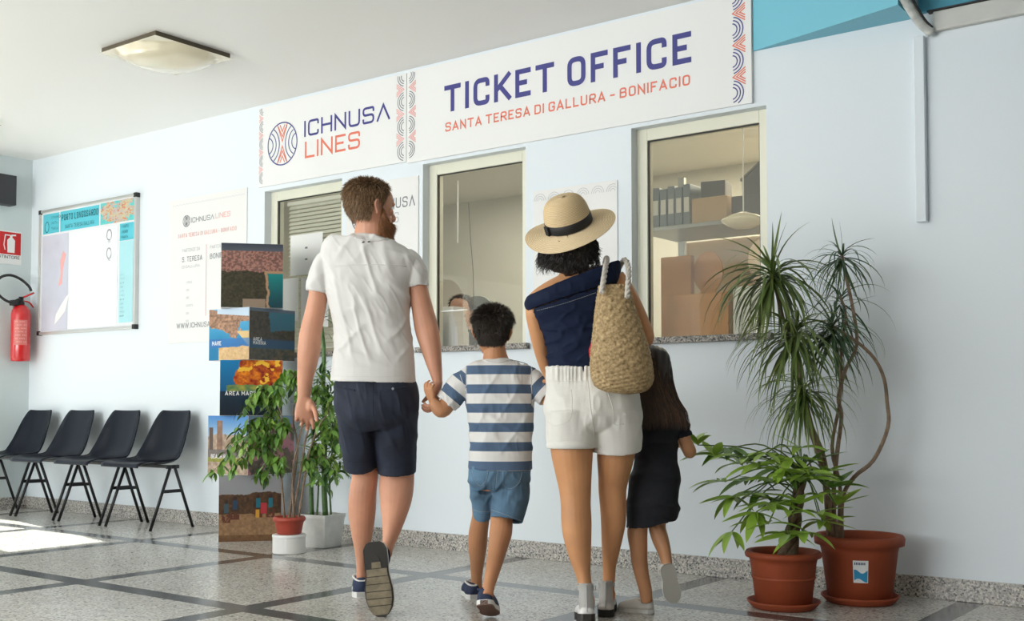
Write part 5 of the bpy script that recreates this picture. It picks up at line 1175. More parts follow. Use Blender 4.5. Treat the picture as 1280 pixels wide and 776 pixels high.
# shorts
bm = B()
limb(bm, [(422, 511, 460, D0, .096), (418, 517, 474, D0, .108), (416, 521, 486, D0, .124), (417.5, 523.5, 500, D0, .134), (421, 524, 516, D0, .132), (434, 513, 531, D0 + .01, .095)], 32, 4, 2.3)
limb(bm, [(419, 472, 516, 4.63, .105), (424, 471.5, 542, 4.66, .100), (428, 471, 565, 4.69, .094), (430.5, 471, 583, 4.71, .092)], 28, 4, 2.2, 0, .04)
limb(bm, [(463, 523.5, 516, 4.63, .108), (467, 522.5, 545, 4.66, .102), (470.5, 521, 568, 4.69, .094), (472.5, 520, 590.5, 4.70, .092)], 28, 4, 2.2, 0, .04)
me = remesh(bm, .0045, 4); folds(me, [(.006, 15, 4, -25, 21), (.005, 18, 5, 35, 22), (.0025, 40, 10, 10, 23)], fade=((float(at(466, 582, D0).z), .05),)); sh_ = link('shorts', me, M_navyc, man, smooth=True); tr = surf(sh_)
decal('seat_seam', tr, [(466, 478), (466, 500), (466.5, 520)], .0014, M_navyc, sh_); decal('waist_seam', tr, [(416, 485), (440, 487.5), (480, 488), (520, 485)], .0013, M_navyc, sh_)
decal('hem_seam', tr, [(431, 576), (450, 578), (470, 576)], .0012, M_navyc, sh_); decal('hem_seam', tr, [(473, 583), (496, 584.5), (519, 583)], .0012, M_navyc, sh_)
for a_, b_ in (((424, 484), (444, 488)), ((481, 487.5), (508, 484))): decal('pocket_welt', tr, [a_, ((a_[0] + b_[0]) / 2, (a_[1] + b_[1]) / 2), b_], .0035, M_navyc, sh_)
h, n_, i_, d_ = tr.ray_cast(CAM, ray(491, 486).normalized())
bm = B(); tube(bm, [h, h + n_ * .004], [.0055, .005], 10); obj('button', bm, M_thread, sh_)
# shoes
sm_ = shoemat(at(451.5, 745, 4.80), FW0 * 1.0 - RT * .10, UP0); sm_.translation.z = .001
shoe(man, sm_, .285, .047, M_canvas, M_rub, label='navy canvas shoe planted in front', lace_m=M_rub, stripe_m=M_rub, foxing_m=M_rub)
hl, tl = at(467.5, 677, 4.40), at(476.5, 771.5, 4.37)
sm_ = shoemat(hl, tl - hl, FW0 + UP0 * .15)
u = shoe(man, sm_, (tl - hl).length, .054, M_canvas, M_dkrub, label='navy canvas shoe lifted, showing its worn sole', lace_m=M_rub, foxing_m=M_rub)
Ls = (tl - hl).length
for k, (y0, y1) in enumerate(((.36, .455), (.465, .555), (.565, .65), (.66, .745), (.755, .84), (.85, .965))):
    bm = B(); n = 8; pts = [(solew(y0 + (y1 - y0) * i / n) * .054 * .90 + .0054 * max(0, y0 - .5) , (y0 + (y1 - y0) * i / n) * Ls) for i in range(n + 1)]
    prism(bm, pts + [(-x, y) for x, y in pts[::-1]], sm_ @ Matrix.Translation((0, 0, -.0035)), .004); obj('tread_block', bm, M_tanrub, u)
bm = B(); prism(bm, [(.010 * math.cos(R(a_)) * 1.6, .25 * Ls + .012 * math.sin(R(a_)) * 1.8) for a_ in range(0, 360, 24)], sm_ @ Matrix.Translation((0, 0, -.003)), .004); obj('tread_block', bm, M_dkrub, u)
bm = B(); prism(bm, [(-.017, .27 * Ls), (.017, .27 * Ls), (.019, .35 * Ls), (-.019, .35 * Ls)], sm_ @ Matrix.Translation((0, 0, -.0035)), .004); obj('tread_block', bm, M_tanrub, u)
# ================================================================== the boy
M_skinb = skinmat('tan_skin_boy', (.55, .265, .135)); M_denim = mat('mid_blue_denim', (.10, .19, .29), .85, vary=.30, vscale=9, bump=.15, bscale=350); M_stitch = mat('pale_stitch', (.46, .48, .48), .7)
def bandmat():
    m = bpy.data.materials.new('striped_jersey'); m.use_nodes = True; n, l = nt(m); b = n['Principled BSDF']; a_ = n.new('ShaderNodeAttribute'); a_.attribute_name = 'band'
    fr = n.new('ShaderNodeMath'); fr.operation = 'FRACT'; l.new(a_.outputs['Fac'], fr.inputs[0]); r_ = n.new('ShaderNodeValToRGB'); e = r_.color_ramp.elements
    e[0].position = 0; e[0].color = (.76, .75, .73, 1); e[1].position = .525; e[1].color = (.085, .14, .235, 1); r_.color_ramp.interpolation = 'CONSTANT'; l.new(fr.outputs[0], r_.inputs[0]); l.new(r_.outputs[0], b.inputs['Base Color'])
    b.inputs['Roughness'].default_value = .85; return m
p0 = floorpt(600, 760)
boy = empty('person', p0, 'boy in navy and white striped t-shirt and denim shorts between the two adults', 'person')
DB = 4.55; HB = headmat(at(615.5, 415.5, DB - .01), 4, 4, 2); bm = B()
limb(bm, [(606, 634, 451, DB, .042), (600, 640, 459, DB, .045), (594, 653, 470, DB, .058), (590, 658, 500, DB, .075), (592, 658, 550, DB, .078), (590, 660, 590, DB, .085), (598, 652, 612, DB, .07)], 22, 3)
limb(bm, [(602, 638, 455, DB, .044), (604, 634, 444, DB - .005, .046), (606, 632, 434, DB - .01, .045), (607, 631, 424, DB - .01, .045)], 18, 4)
head(bm, HB, .885, True)
blob(bm, [(594, 472, DB, .026), (578, 484, DB, .031), (561, 503, DB - .005, .034), (552.5, 512, DB - .02, .034), (546, 508, DB - .025, .028), (541, 502, DB - .02, .021)])
hand(bm, at(540.5, 501, DB - .02), at(533.5, 480, DB - .035) - at(540.5, 501, DB - .02), RT * .6 + FW0 * .8, -RT * .6 + FW0 * .9, .60, (20, 36, 30), 2, (.7, .55, .4), 15, 3)
blob(bm, [(648, 471, DB, .026), (665, 483, DB, .031), (684, 498, DB - .02, .033), (692, 492, DB - .05, .027), (694, 482, DB - .07, .021)])
hand(bm, at(694, 482, DB - .07), at(694, 468, DB - .07) - at(694, 482, DB - .07), -RT, FW0, .6, (30, 40, 35))
limb(bm, [(588, 622, 615, 4.58, .062), (590, 613, 640, 4.62, .042), (589.5, 612, 648, 4.63, .041), (586, 610, 665, 4.66, .042), (585, 609, 680, 4.69, .042), (587, 606, 700, 4.73, .033), (588.5, 603, 720, 4.78, .025), (588, 603, 736, 4.82, .025)], 18, 4)
limb(bm, [(614, 658, 615, 4.55, .065), (613, 642, 643, 4.52, .047), (612.5, 641, 655, 4.50, .046), (611.5, 640, 667, 4.47, .047), (610.5, 636, 680, 4.44, .044), (607.5, 627.5, 706, 4.36, .033), (603.5, 618.5, 733, 4.26, .025), (602, 617, 745, 4.23, .025)], 18, 4)
me = remesh(bm, .0032, 3); bbody = link('body', me, M_skinb, boy, smooth=True); HBl = Matrix.Translation(-p0) @ HB
eyes(boy, HB, .885)
def hairb(x, y, z):
    lo = np.interp(y, (-.12, -.03, -.012, .02, .05, .09), (.22, .25, .42, .52, .72, .80)); return (z > lo) & ~((np.abs(x) > .080) & (y > -.04) & (y < .012) & (z < .62))
shorthair(boy, me, HB, .885, hairb, 9000, .028, [(.020, .013, .009), (.030, .020, .013), (.012, .008, .006), (.050, .035, .022)], 8, .62, (0, .1, -.9), .0017, .32, (.022, .014, .010), lenfn=lambda x, y, z: np.where(z > .74, 1.15, np.where(z > .5, .62, .35)))
bm = B()
limb(bm, [(606, 635, 448, DB, .047), (592, 649, 452.5, DB, .060), (579, 662, 461, DB, .074), (577, 668, 474, DB, .085), (581, 667.5, 495, DB, .090), (584.5, 666, 520, DB, .091), (586, 665.5, 545, DB, .093), (586, 665, 568, DB, .096), (585, 665.5, 586, DB, .099)], 32, 4, 2.3, 0, .04)
SL = [[(594, 466, DB, .046), (577, 480, DB, .051), (566, 493, DB, .050), (556.5, 504.5, DB - .005, .049)], [(648, 464, DB, .046), (664, 476, DB, .050), (676, 487, DB - .01, .048), (685, 495, DB - .02, .046)]]
for S in SL: blob(bm, S, 22, 4, hem1=.025)
me = remesh(bm, .0040, 3); folds(me, [(.0050, 17, 5, 55, 33), (.0045, 22, 6, -35, 34), (.002, 45, 14, 10, 35)], fade=((float(at(620, 580, DB).z), .04),))
c = coords(me); PER = .0768; zt = float(at(615, 582.5, DB - .09).z)
# stripe coordinate: height on the trunk, distance down from the hem on the sleeves
band = (c[:, 2] - zt) / PER + 10.7625
for S in SL:
    a_, b_ = np.array(at(*S[1][:3])), np.array(at(*S[3][:3])); ax = (b_ - a_) / np.linalg.norm(b_ - a_); q = (c - b_) @ ax; rad = np.linalg.norm((c - b_) - q[:, None] * ax, axis=1)
    side = np.sign((S[3][0] - 620)); uu, _z = uv_of(c); edge = (np.array(at(583 if side < 0 else 664, 480, DB)) - np.array(CAM)) @ np.array(RT); on = ((uu - edge) * side > .0) & (rad < .075); band = np.where(on, 10.0 + .55 - .12 + (q + .0) / PER * 1.0 - .001, band)
    # sleeves end in a white edge below a blue band
a_ = me.attributes.new('band', 'FLOAT', 'POINT'); a_.data.foreach_set('value', band.astype(np.float32)); bsh = link('striped_shirt', me, bandmat(), boy, smooth=True); tr = surf(bsh)
decal('collar_rib', tr, [(604, 450), (612, 452.5), (621, 453), (629, 452), (637, 449.5)], .0035, M_tee, bsh); decal('shoulder_seam', tr, [(636, 449.5), (650, 452), (664, 457)], .0013, M_navyc, bsh)
decal('armhole_seam', tr, [(575, 468), (579, 480), (584, 492), (584, 505)], .0011, M_tee, bsh); decal('armhole_seam', tr, [(665, 458), (664, 475), (665, 492)], .0011, M_tee, bsh)
bm = B()
limb(bm, [(586.5, 662, 580, DB, .090), (585.5, 663, 590, DB, .098), (585.5, 663.5, 602, DB, .101), (593, 656, 611, DB, .078)], 28, 4, 2.3)
limb(bm, [(586.5, 625, 605, 4.57, .085), (589, 620, 625, 4.60, .076), (591.5, 614, 644.5, 4.62, .070)], 24, 4, 2.2, 0, .03, ref=(RT - UP0 * .08).normalized())
limb(bm, [(614, 663, 605, 4.55, .088), (613.5, 660, 628, 4.53, .082), (613, 653.5, 650.5, 4.51, .074)], 24, 4, 2.2, 0, .03, ref=(RT - UP0 * .32).normalized())
me = remesh(bm, .0040, 3); folds(me, [(.005, 20, 6, -30, 43), (.004, 25, 7, 40, 44), (.002, 55, 16, 0, 45)], fade=((float(at(620, 646, 4.5).z), .04),)); bsho = link('denim_shorts', me, M_denim, boy, smooth=True); tr = surf(bsho)
decal('seat_seam', tr, [(620, 586), (619, 600), (618, 612)], .0018, M_denim, bsho); stitches('seat_stitching', tr, [(621.5, 586), (620.5, 600), (619.5, 611)], .0007, M_stitch, bsho)
stitches('pocket_stitching', tr, [(626, 588), (627, 602), (636, 611), (648, 604), (653, 589)], .0007, M_stitch, bsho); stitches('pocket_stitching', tr, [(590, 588), (593, 600), (600, 607), (607, 601), (610, 588)], .0007, M_stitch, bsho)
decal('pocket_edge', tr, [(626, 587), (627, 602), (636, 612), (648.5, 604.5), (654, 588)], .0015, M_denim, bsho); decal('pocket_edge', tr, [(589, 587), (592.5, 600.5), (600, 608), (607.5, 601.5), (611, 588)], .0015, M_denim, bsho)
decal('hem_fold', tr, [(592, 640.5), (602, 643), (613, 642.5)], .0022, M_denim, bsho); decal('hem_fold', tr, [(613.5, 640.5), (630, 646), (651, 655)], .0022, M_denim, bsho)
stitches('hem_stitching', tr, [(592, 637), (602, 639.5), (613, 639)], .0007, M_stitch, bsho); stitches('hem_stitching', tr, [(614, 637), (630, 642.5), (652, 651)], .0007, M_stitch, bsho)
M_redsole = mat('brown_rubber_sole', (.16, .075, .05), .6)
sm_ = shoemat(at(592, 745.5, 4.76), FW0 - RT * .18, UP0); sm_.translation.z = .001
shoe(boy, sm_, .195, .036, M_canvas, M_rub, label='small navy shoe flat on the floor', soleth=.020, ankle=.056, toe=.036, stripe_m=M_rub, foxing_m=M_rub, lace_m=M_rub)
tl = floorpt(615, 771); tl.z = .004; hl = at(605, 756, 4.20)
sm_ = shoemat(hl, tl - hl, UP0 * .8 + FW0 * .45)
shoe(boy, sm_, .195, .037, M_canvas, M_redsole, label='small navy shoe with raised heel and brown sole', soleth=.020, ankle=.056, toe=.036, foxing_m=M_rub, lace_m=M_rub)
# ================================================================== the woman
M_skinw = skinmat('tan_skin', (.63, .31, .145)); M_top = mat('navy_jersey', (.006, .013, .040), .8, spec=.25, bump=.1, bscale=300); M_wsh = mat('cream_cotton', (.79, .77, .72), .85, bump=.12, bscale=260); M_wst = mat('white_leather', (.76, .75, .73), .45)
p0 = floorpt(745, 772)
woman = empty('person', p0, 'woman in straw hat, navy off-shoulder top and white shorts, seen from behind', 'person')
DW = 4.30; HWm = headmat(at(711, 303, DW + .015), 6, 14, -8); bm = B()
limb(bm, [(700, 728, 338, DW, .048), (692, 742, 348, DW, .060), (680, 758, 362, DW, .075), (672, 768, 385, DW, .085), (680, 772, 410, DW, .082), (688, 770, 440, DW, .078), (688, 776, 462, DW, .085), (686, 790, 490, DW, .10), (692, 788, 515, DW + .01, .098), (714, 772, 530, DW + .02, .06)], 24, 3)
blob(bm, [(664, 381, DW, .034, .036), (680, 369, DW, .040, .045), (705, 356, DW, .042, .055), (730, 349, DW, .042, .055), (755, 345, DW, .044, .045), (772, 346, DW, .040, .038)])
limb(bm, [(694, 738, 352, DW, .055), (699, 730, 340, DW, .047), (700, 727, 328, DW, .046), (700, 725, 315, DW, .046)], 18, 4)
head(bm, HWm, .86)
limb(bm, [(657, 682, 378, DW, .038), (657, 679, 392, DW, .038), (659.5, 681, 406, DW + .01, .036), (664, 685, 425, DW + .03, .034), (669, 689, 443, DW + .06, .034), (676, 694, 462, DW + .11, .028), (683, 697, 474, DW + .15, .022)], 18, 4)
hand(bm, at(690, 475, DW + .15), FW0 * .6 - UP0 * .5 + RT * .2, RT * -.4 - UP0 * .3, UP0, .85, (25, 40, 35))
blob(bm, [(768, 346, DW, .040), (781, 366, DW, .042), (792, 388, DW - .005, .041), (801, 408, DW - .005, .039), (806, 421, DW, .037), (803, 424, DW + .06, .034), (793, 420, DW + .14, .029), (780, 412, DW + .22, .021)])
hand(bm, at(780, 412, DW + .22), FW0 * .6 - RT * .5 + UP0 * .1, -RT * .3 + FW0 * -.5, UP0, .85, (30, 45, 40))
limb(bm, [(687, 742, 530, 4.295, .09), (688, 742, 550, 4.295, .085), (688.5, 741.5, 565, 4.29, .084), (694, 740, 590, 4.29, .071), (699, 739, 613, 4.285, .062), (701, 738.5, 632, 4.28, .059), (701.5, 739.5, 650, 4.275, .061), (703.5, 739.5, 668, 4.27, .058), (711, 739, 695, 4.265, .044), (719, 738.5, 716, 4.26, .036), (723, 740, 732, 4.25, .034), (724, 741, 748, 4.24, .033)], 22, 4)
limb(bm, [(744, 796, 530, 4.33, .09), (746, 796, 552, 4.34, .086), (746, 792.5, 572, 4.345, .080), (747.5, 786, 597, 4.37, .068), (748, 783, 613, 4.375, .061), (750, 783, 635, 4.38, .059), (751, 782, 654, 4.39, .059), (752, 776, 682, 4.40, .047), (753, 770.5, 705, 4.415, .036), (753.5, 769, 722, 4.425, .033), (752, 768, 738, 4.43, .033)], 22, 4)
tube(bm, [at(733, 748, 4.24), at(735, 756, 4.30), at(736, 762, 4.38)], [.032, .028, .022], 10, 3); tube(bm, [at(760, 742, 4.43), at(759, 750, 4.50), at(758, 752, 4.58)], [.032, .028, .022], 10, 3)
me = remesh(bm, .0042, 4); wb = link('body', me, M_skinw, woman, smooth=True); HWl = Matrix.Translation(-p0) @ HWm
eyes(woman, HWm, .86)
def ringsloft(bm, L, seg=36, sub=4, power=2.2, hem0=0, hem1=0):
    """tilted rings: (x, y, depth, half width px, tilt deg in the picture plane, ry)"""
    A = crom(L, sub); rings = []; info = []
    for x, y, d, hw, ti, ry in A:
        C = at(x, y, d); X = RT * math.cos(R(ti)) + UP0 * math.sin(R(ti)); Y = FW0; r_ = hw * d / FPX; ring = []
        for k in range(seg):
            t = 2 * math.pi * k / seg; c, s_ = math.cos(t), math.sin(t); c = math.copysign(abs(c) ** (2 / power), c); s_ = math.copysign(abs(s_) ** (2 / power), s_); ring.append(C + X * (r_ * c) + Y * (ry * s_))
        rings.append(ring); info.append(C)
    def sc(i, f, off): return [info[i] + (p - info[i]) * f + off for p in rings[i]]
    if hem0: rings = [sc(0, .88, (info[1] - info[0]).normalized() * hem0), sc(0, .93, Vector())] + rings; info = [info[0]] * 2 + info
    if hem1: n_ = len(rings) - 1; rings = rings + [sc(n_, .93, Vector()), sc(n_, .88, (info[n_ - 1] - info[n_]).normalized() * hem1)]
    skin_rings(bm, rings)
bm = B(); ringsloft(bm, [(734, 470, DW, 49, 0, .094), (731, 455, DW, 47, 0, .092), (728, 440, DW, 45.5, 0, .090), (726, 420, DW, 47.5, 3, .093), (724, 402, DW, 51.5, 8, .098), (721, 386, DW, 55.5, 14, .104), (718, 370, DW, 58.5, 18, .104)], hem0=.03, hem1=.035)
me = remesh(bm, .0045, 4); folds(me, [(.0045, 14, 22, 5, 53), (.004, 8, 26, -12, 54), (.003, 18, 30, 25, 55)]); top = link('navy_top', me, M_top, woman, smooth=True)
bm = B(); ringsloft(bm, [(716.5, 371, DW, 60, 17.5, .112), (716, 363, DW, 63.5, 18.5, .118), (716, 355, DW, 64, 20, .114), (716, 348.5, DW, 62.5, 21.5, .106)], hem0=.012, hem1=.03, sub=5)
me = remesh(bm, .0035, 3); folds(me, [(.002, 22, 30, 20, 57)]); bnd = link('folded_band', me, M_top, top, smooth=True); tr = surf(bnd); tr2 = surf(top)
stitches('white_stitching', tr2, [(671, 388), (690, 383.5), (715, 376), (747, 365)], .0009, M_stitch, top, 2.6, .6)
# shorts with gathered waist and rolled cuffs
bm = B()
limb(bm, [(681, 787, 457, DW, .100), (682, 787, 468, DW, .105), (681, 793, 480, DW, .117), (680, 799, 495, DW, .127), (679.5, 803, 515, DW, .132), (688, 796, 531, DW + .01, .10)], 36, 4, 2.3, .03, 0)
limb(bm, [(679.5, 750, 512, 4.295, .127), (681, 749.5, 530, 4.295, .120), (682, 748, 546, 4.295, .112), (684, 746, 559, 4.295, .105)], 28, 4, 2.2, 0, .035); limb(bm, [(732, 803.5, 512, 4.305, .127), (735, 803.3, 530, 4.312, .119), (738, 803, 546, 4.322, .111), (740.5, 801.5, 562, 4.33, .104)], 28, 4, 2.2, 0, .035, ref=(RT + UP0 * .14).normalized())
me = remesh(bm, .0045, 4); folds(me, [(.0055, 13, 4, 30, 63), (.005, 16, 5, -30, 64), (.0022, 40, 14, 0, 65)], fade=((float(at(740, 556, 4.3).z), .05),))
c, n = coords(me), normals(me); u_, z_ = uv_of(c); zw = float(at(735, 468, DW).z); k_ = np.exp(-((z_ - zw) / .030) ** 2); setco(me, c + n * (k_ * .0035 * np.sin(u_ * 420 + 2 * np.sin(u_ * 60)))[:, None])
wsh = link('white_shorts', me, M_wsh, woman, smooth=True); tr = surf(wsh)
decal('seat_seam', tr, [(735, 476), (737, 500), (741, 530), (743, 548)], .0018, M_wsh, wsh); decal('waist_seam', tr, [(682, 475), (705, 477), (735, 476), (770, 474)], .0016, M_wsh, wsh)
for L_ in ([(714, 487), (715, 503), (712, 524), (694, 532), (685, 527)], [(760, 491), (766, 510), (768, 530), (780, 530)]): decal('pocket_edge', tr, L_, .0015, M_wsh, wsh)
def cuff(L, tilt, nm='rolled_cuff'):
    bm = B(); xl, xr, y, d, ry = L
    ringsloft(bm, [((xl + xr) / 2, y - 8, d, (xr - xl) / 2 + .6, tilt, ry * 1.02), ((xl + xr) / 2, y - 3, d, (xr - xl) / 2 + 1.4, tilt, ry * 1.05), ((xl + xr) / 2, y + 1, d, (xr - xl) / 2 + .6, tilt, ry * 1.02)], 40, 3, 2.2, .004, .03); return obj(nm, bm, M_wsh, wsh, smooth=True)
cuff((684, 743.5, 558.5, 4.29, .104), 1); cuff((741, 801, 561.5, 4.33, .104), 5)
# sandals
def sandal(M, lab):
    zs = B(); tube(zs, [M @ Vector((0, .002 + (.052 - .037 - .004) * (z_ - .03) / .105, z_)) for z_ in (.034, .07, .10, .132)], .0022, 6)
    u = shoe(woman, M, .235, .038, M_wst, M_dkrub, name='sandal', label=lab, soleth=.030, ankle=.034, toe=.034, strap=True)
    bm = B(); ring = lambda z, w_, yy, y2: [M @ Vector((w_ * math.cos(R(a_)), yy + y2 * math.sin(R(a_)), z)) for a_ in range(200, 341, 10)]
    rr_ = [ring(.026, .031, .045, .042), ring(.06, .0305, .047, .040), ring(.10, .0285, .050, .037), ring(.138, .0285, .053, .037)]; skin_rings(bm, rr_, False, False, closed=False); bmesh.ops.solidify(bm, geom=bm.faces[:], thickness=.004); obj('heel_counter', bm, M_wst, u, smooth=True)
    bm = B(); sr = [[M @ Vector((rr2 * math.cos(R(a_)), .052 + rr2 * 1.15 * math.sin(R(a_)), zz)) for a_ in range(0, 360, 15)] for rr2, zz in ((.0295, .112), (.0302, .115), (.0304, .127), (.0296, .130))]; skin_rings(bm, sr, False, False); bmesh.ops.solidify(bm, geom=bm.faces[:], thickness=.003); obj('ankle_strap', bm, M_wst, u, smooth=True)
    bm = B(); box(bm, (.029, .035, .112), (.036, .055, .130), .002, M)
    obj('zip_seam', zs, M_stitch, u); obj('buckle', bm, mat('steel_buckle', (.5, .5, .5), .3, metal=1), u)
hl = at(734, 774, 4.12); tl = floorpt(740, 775); hl.z = .03; tl = hl + (FW0 - RT * .0 ).normalized() * .23; tl.z = 0
sandal(shoemat(hl, tl - hl, UP0), 'white sandal with raised heel nearest the camera'); sm_ = shoemat(at(757, 768, 4.36), FW0 + RT * .12, UP0); sm_.translation.z = .001; sandal(sm_, 'white sandal planted behind the other')
# hair under the hat
bm = B(); limb(bm, [(696, 730, 296, DW + .02, .05), (684, 742, 308, DW + .0, .085), (679, 744, 318, DW - .01, .095), (682, 738, 330, DW - .01, .085), (690, 728, 336, DW, .06)], 20, 3, 2.0)
me = remesh(bm, .006, 2); folds(me, [(.010, 30, 20, 20, 71), (.008, 40, 30, -30, 72)]); wh_ = link('bob_hair', me, mat('black_hair', (.012, .009, .008), .5), woman, smooth=True)
rs = np.random.RandomState(5); n = 1500; k = 12; x0 = rs.uniform(676, 746, n); yy = rs.uniform(296, 322, n); side = np.abs((x0 - 711) / 35); dd = DW - .012 - .095 * np.sqrt(np.clip(1 - side ** 2, 0, 1)) * rs.uniform(.85, 1.05, n)
yy = np.maximum(yy, 293 + (DW - .01 - dd) * .577 * 326 + (712 - x0) * .342); paths = np.zeros((n, k, 3)); ph = rs.uniform(0, 6.28, n); fr_ = rs.uniform(1.0, 2.2, n); amp = rs.uniform(1.2, 3.2, n); ln = rs.uniform(12, 26, n)
for j in range(k):
    t = j / (k - 1); xs_ = x0 + (x0 - 711) * .16 * t + amp * t * np.sin(ph + fr_ * 6.28 * t); ys_ = yy + np.minimum(ln, 344 - yy) * t + amp * .4 * np.cos(ph + fr_ * 6.28 * t); de = dd - .004 + .010 * np.cos(ph + fr_ * 6.28 * t) * t
    for i in range(n): paths[i, j] = at(xs_[i], ys_[i], de[i])
ribbons('curls', paths, rs.uniform(.0015, .0032, n), np.array([(.014, .010, .009), (.03, .022, .018), (.008, .006, .006)])[rs.randint(0, 3, n)], wh_, M_hair, 5)
# straw hat
hc = at(712, 282.5, DW - .01); Xh = RT * .946 + UP0 * .324; Uh = -RT * .324 + UP0 * .946; Nh = (Uh * math.cos(R(30)) - FW0 * math.sin(R(30))).normalized(); Yh = Nh.cross(Xh).normalized()
Mh = Matrix(((Xh.x, Yh.x, Nh.x, hc.x), (Xh.y, Yh.y, Nh.y, hc.y), (Xh.z, Yh.z, Nh.z, hc.z), (0, 0, 0, 1)))
M_straw = colmat('woven_straw', .7); bm = B(); seg = 96; prof = []
nb = 75
for i in range(nb + 1): 
    t = i / nb; r_ = .179 - (.179 - .088) * t; prof.append((r_, .010 * (1 - t) ** 2 * 0 - .016 * (1 - t) ** 1.5 + .0011 * math.sin(i * 2 * math.pi / 5)))
hp2 = [(.090, .012), (.0895, .03), (.0875, .055), (.083, .078), (.074, .098), (.060, .112), (.042, .119), (.020, .1215), (.002, .122)]
for i, (r_, z_) in enumerate(crom(hp2, 20)): prof.append((r_ + .0011 * math.sin(i * 2 * math.pi / 5), z_))
rings = []
for r_, z_ in prof:
    rings.append([Mh @ Vector((r_ * math.cos(2 * math.pi * k / seg), r_ * .97 * math.sin(2 * math.pi * k / seg), z_ + (.010 * math.cos(4 * math.pi * k / seg + .6) + .004 * math.sin(6 * math.pi * k / seg)) * max(0, (r_ - .09) / .09) ** 1.4)) for k in range(seg)])
skin_rings(bm, rings, False, True); hat = obj('straw_hat', bm, M_straw, woman, smooth=True, recalc=False); ca_ = hat.data.color_attributes.new('col', 'FLOAT_COLOR', 'POINT'); rs = np.random.RandomState(3); nv_ = len(hat.data.vertices); ri = np.minimum(np.arange(nv_) // seg, len(prof) - 1); kk = np.arange(nv_) % seg
wv = np.clip(.5 + .5 * np.sin(ri * 2 * np.pi / 5), 0, 1) * (.75 + .25 * ((kk + ri // 5) % 2)) * rs.uniform(.75, 1.1, nv_); cl = np.array([[.60, .42, .21]]) * (1 - wv[:, None]) + np.array([[.95, .82, .58]]) * wv[:, None]; ca_.data.foreach_set('color', np.hstack([cl, np.ones((nv_, 1))]).astype(np.float32).ravel()); md = hat.modifiers.new('thick', 'SOLIDIFY'); md.thickness = .003; md.offset = -1
bm = B(); lathe(bm, [(.0915, .004), (.0930, .006), (.0925, .022), (.0912, .038), (.0895, .039)], 64, (0, 0, 0), False, False, Mh @ Matrix.Scale(.985, 4, (0, 1, 0))); obj('hat_band', bm, mat('black_ribbon', (.012, .012, .014), .6), hat, smooth=True)
bm = B(); box(bm, (-.101, -.012, .004), (-.091, .014, .040), .002, Mh @ Matrix.Rotation(.35, 4, 'Z')); obj('ribbon_bow', bm, mat('black_ribbon_knot', (.012, .012, .014), .6), hat)
# ================================================================== the girl
M_sking = skinmat('girl_skin', (.55, .275, .14)); M_dress = mat('black_jersey', (.006, .007, .012), .85, bump=.08, bscale=300); M_wshoe = mat('white_canvas', (.70, .69, .65), .7, bump=.1, bscale=250); M_gsole = mat('grey_rubber', (.36, .35, .31), .6)
p0 = floorpt(815, 764)
girl = empty('person', p0, 'small girl in dark dress and white shoes, long brown hair, beside the woman', 'person')
DGi = 4.47; HG = headmat(at(812, 464, DGi), 8, 0, 0); bm = B()
limb(bm, [(806, 832, 502, DGi, .04), (800, 846, 512, DGi, .05), (800, 846, 530, DGi, .06), (802, 842, 560, DGi, .06), (798, 844, 600, DGi, .075), (802, 838, 640, DGi, .07)], 20, 3)
limb(bm, [(808, 834, 506, DGi, .042), (809, 829, 496, DGi, .036), (808, 827, 484, DGi, .036), (808, 824, 470, DGi, .036)], 16, 4); head(bm, HG, .84, True)
blob(bm, [(842, 518, DGi, .030), (852, 538, DGi, .027), (857, 552, DGi, .026), (862, 564, DGi + .01, .027), (860, 563, DGi + .06, .023), (854, 556, DGi + .13, .018)])
hand(bm, at(854, 556, DGi + .13), FW0 * .8 + UP0 * .25 - RT * .1, -UP0, -RT, .52)
blob(bm, [(804, 516, DGi, .030), (795, 500, DGi + .02, .028), (788, 480, DGi + .05, .026), (783, 455, DGi + .07, .022), (780, 436, DGi + .08, .017)]); hand(bm, at(780, 436, DGi + .08), UP0, -RT, FW0, .52, (30, 40, 30))
limb(bm, [(788, 812, 640, 4.46, .05), (785, 810, 656, 4.45, .043), (784, 809.5, 668, 4.45, .042), (787, 809.5, 685, 4.45, .039), (789, 809.5, 700, 4.45, .038), (793, 811.5, 718, 4.445, .032), (798.5, 815, 737, 4.44, .025), (801, 816, 752, 4.445, .020)], 16, 4)
limb(bm, [(808, 834, 640, 4.47, .05), (809, 833, 652, 4.47, .043), (811, 832.5, 661, 4.465, .041), (815, 836, 674, 4.45, .038), (820.5, 838.5, 686, 4.43, .034), (825.5, 840, 699, 4.40, .026), (827, 841, 708, 4.385, .024)], 16, 4)
tube(bm, [at(834, 708, 4.385), at(838, 728, 4.385)], [.022, .02], 10)
me = remesh(bm, .0034, 3); gb = link('body', me, M_sking, girl, smooth=True); HGl = Matrix.Translation(-p0) @ HG
eyes(girl, HG, .84)
bm = B(); ringsloft(bm, [(820, 506, DGi, 17, 0, .05), (823, 512, DGi, 29, -6, .062), (823, 528, DGi, 29.5, -6, .072), (822, 548, DGi, 26.5, 0, .074), (820, 566, DGi, 26, 0, .078), (819.5, 585, DGi, 29, 0, .090), (818, 610, DGi, 32.5, 2, .102), (816, 635, DGi, 32.5, 6, .108), (813.5, 655, DGi, 31.5, 10, .108)], hem1=.05)
blob(bm, [(836, 517, DGi, .040), (848, 528, DGi, .038), (853, 538, DGi, .035), (856, 547, DGi, .034)], 18, 4, hem1=.02); blob(bm, [(806, 516, DGi, .040), (798, 508, DGi + .015, .038), (793, 497, DGi + .03, .034)], 18, 4, hem1=.02)
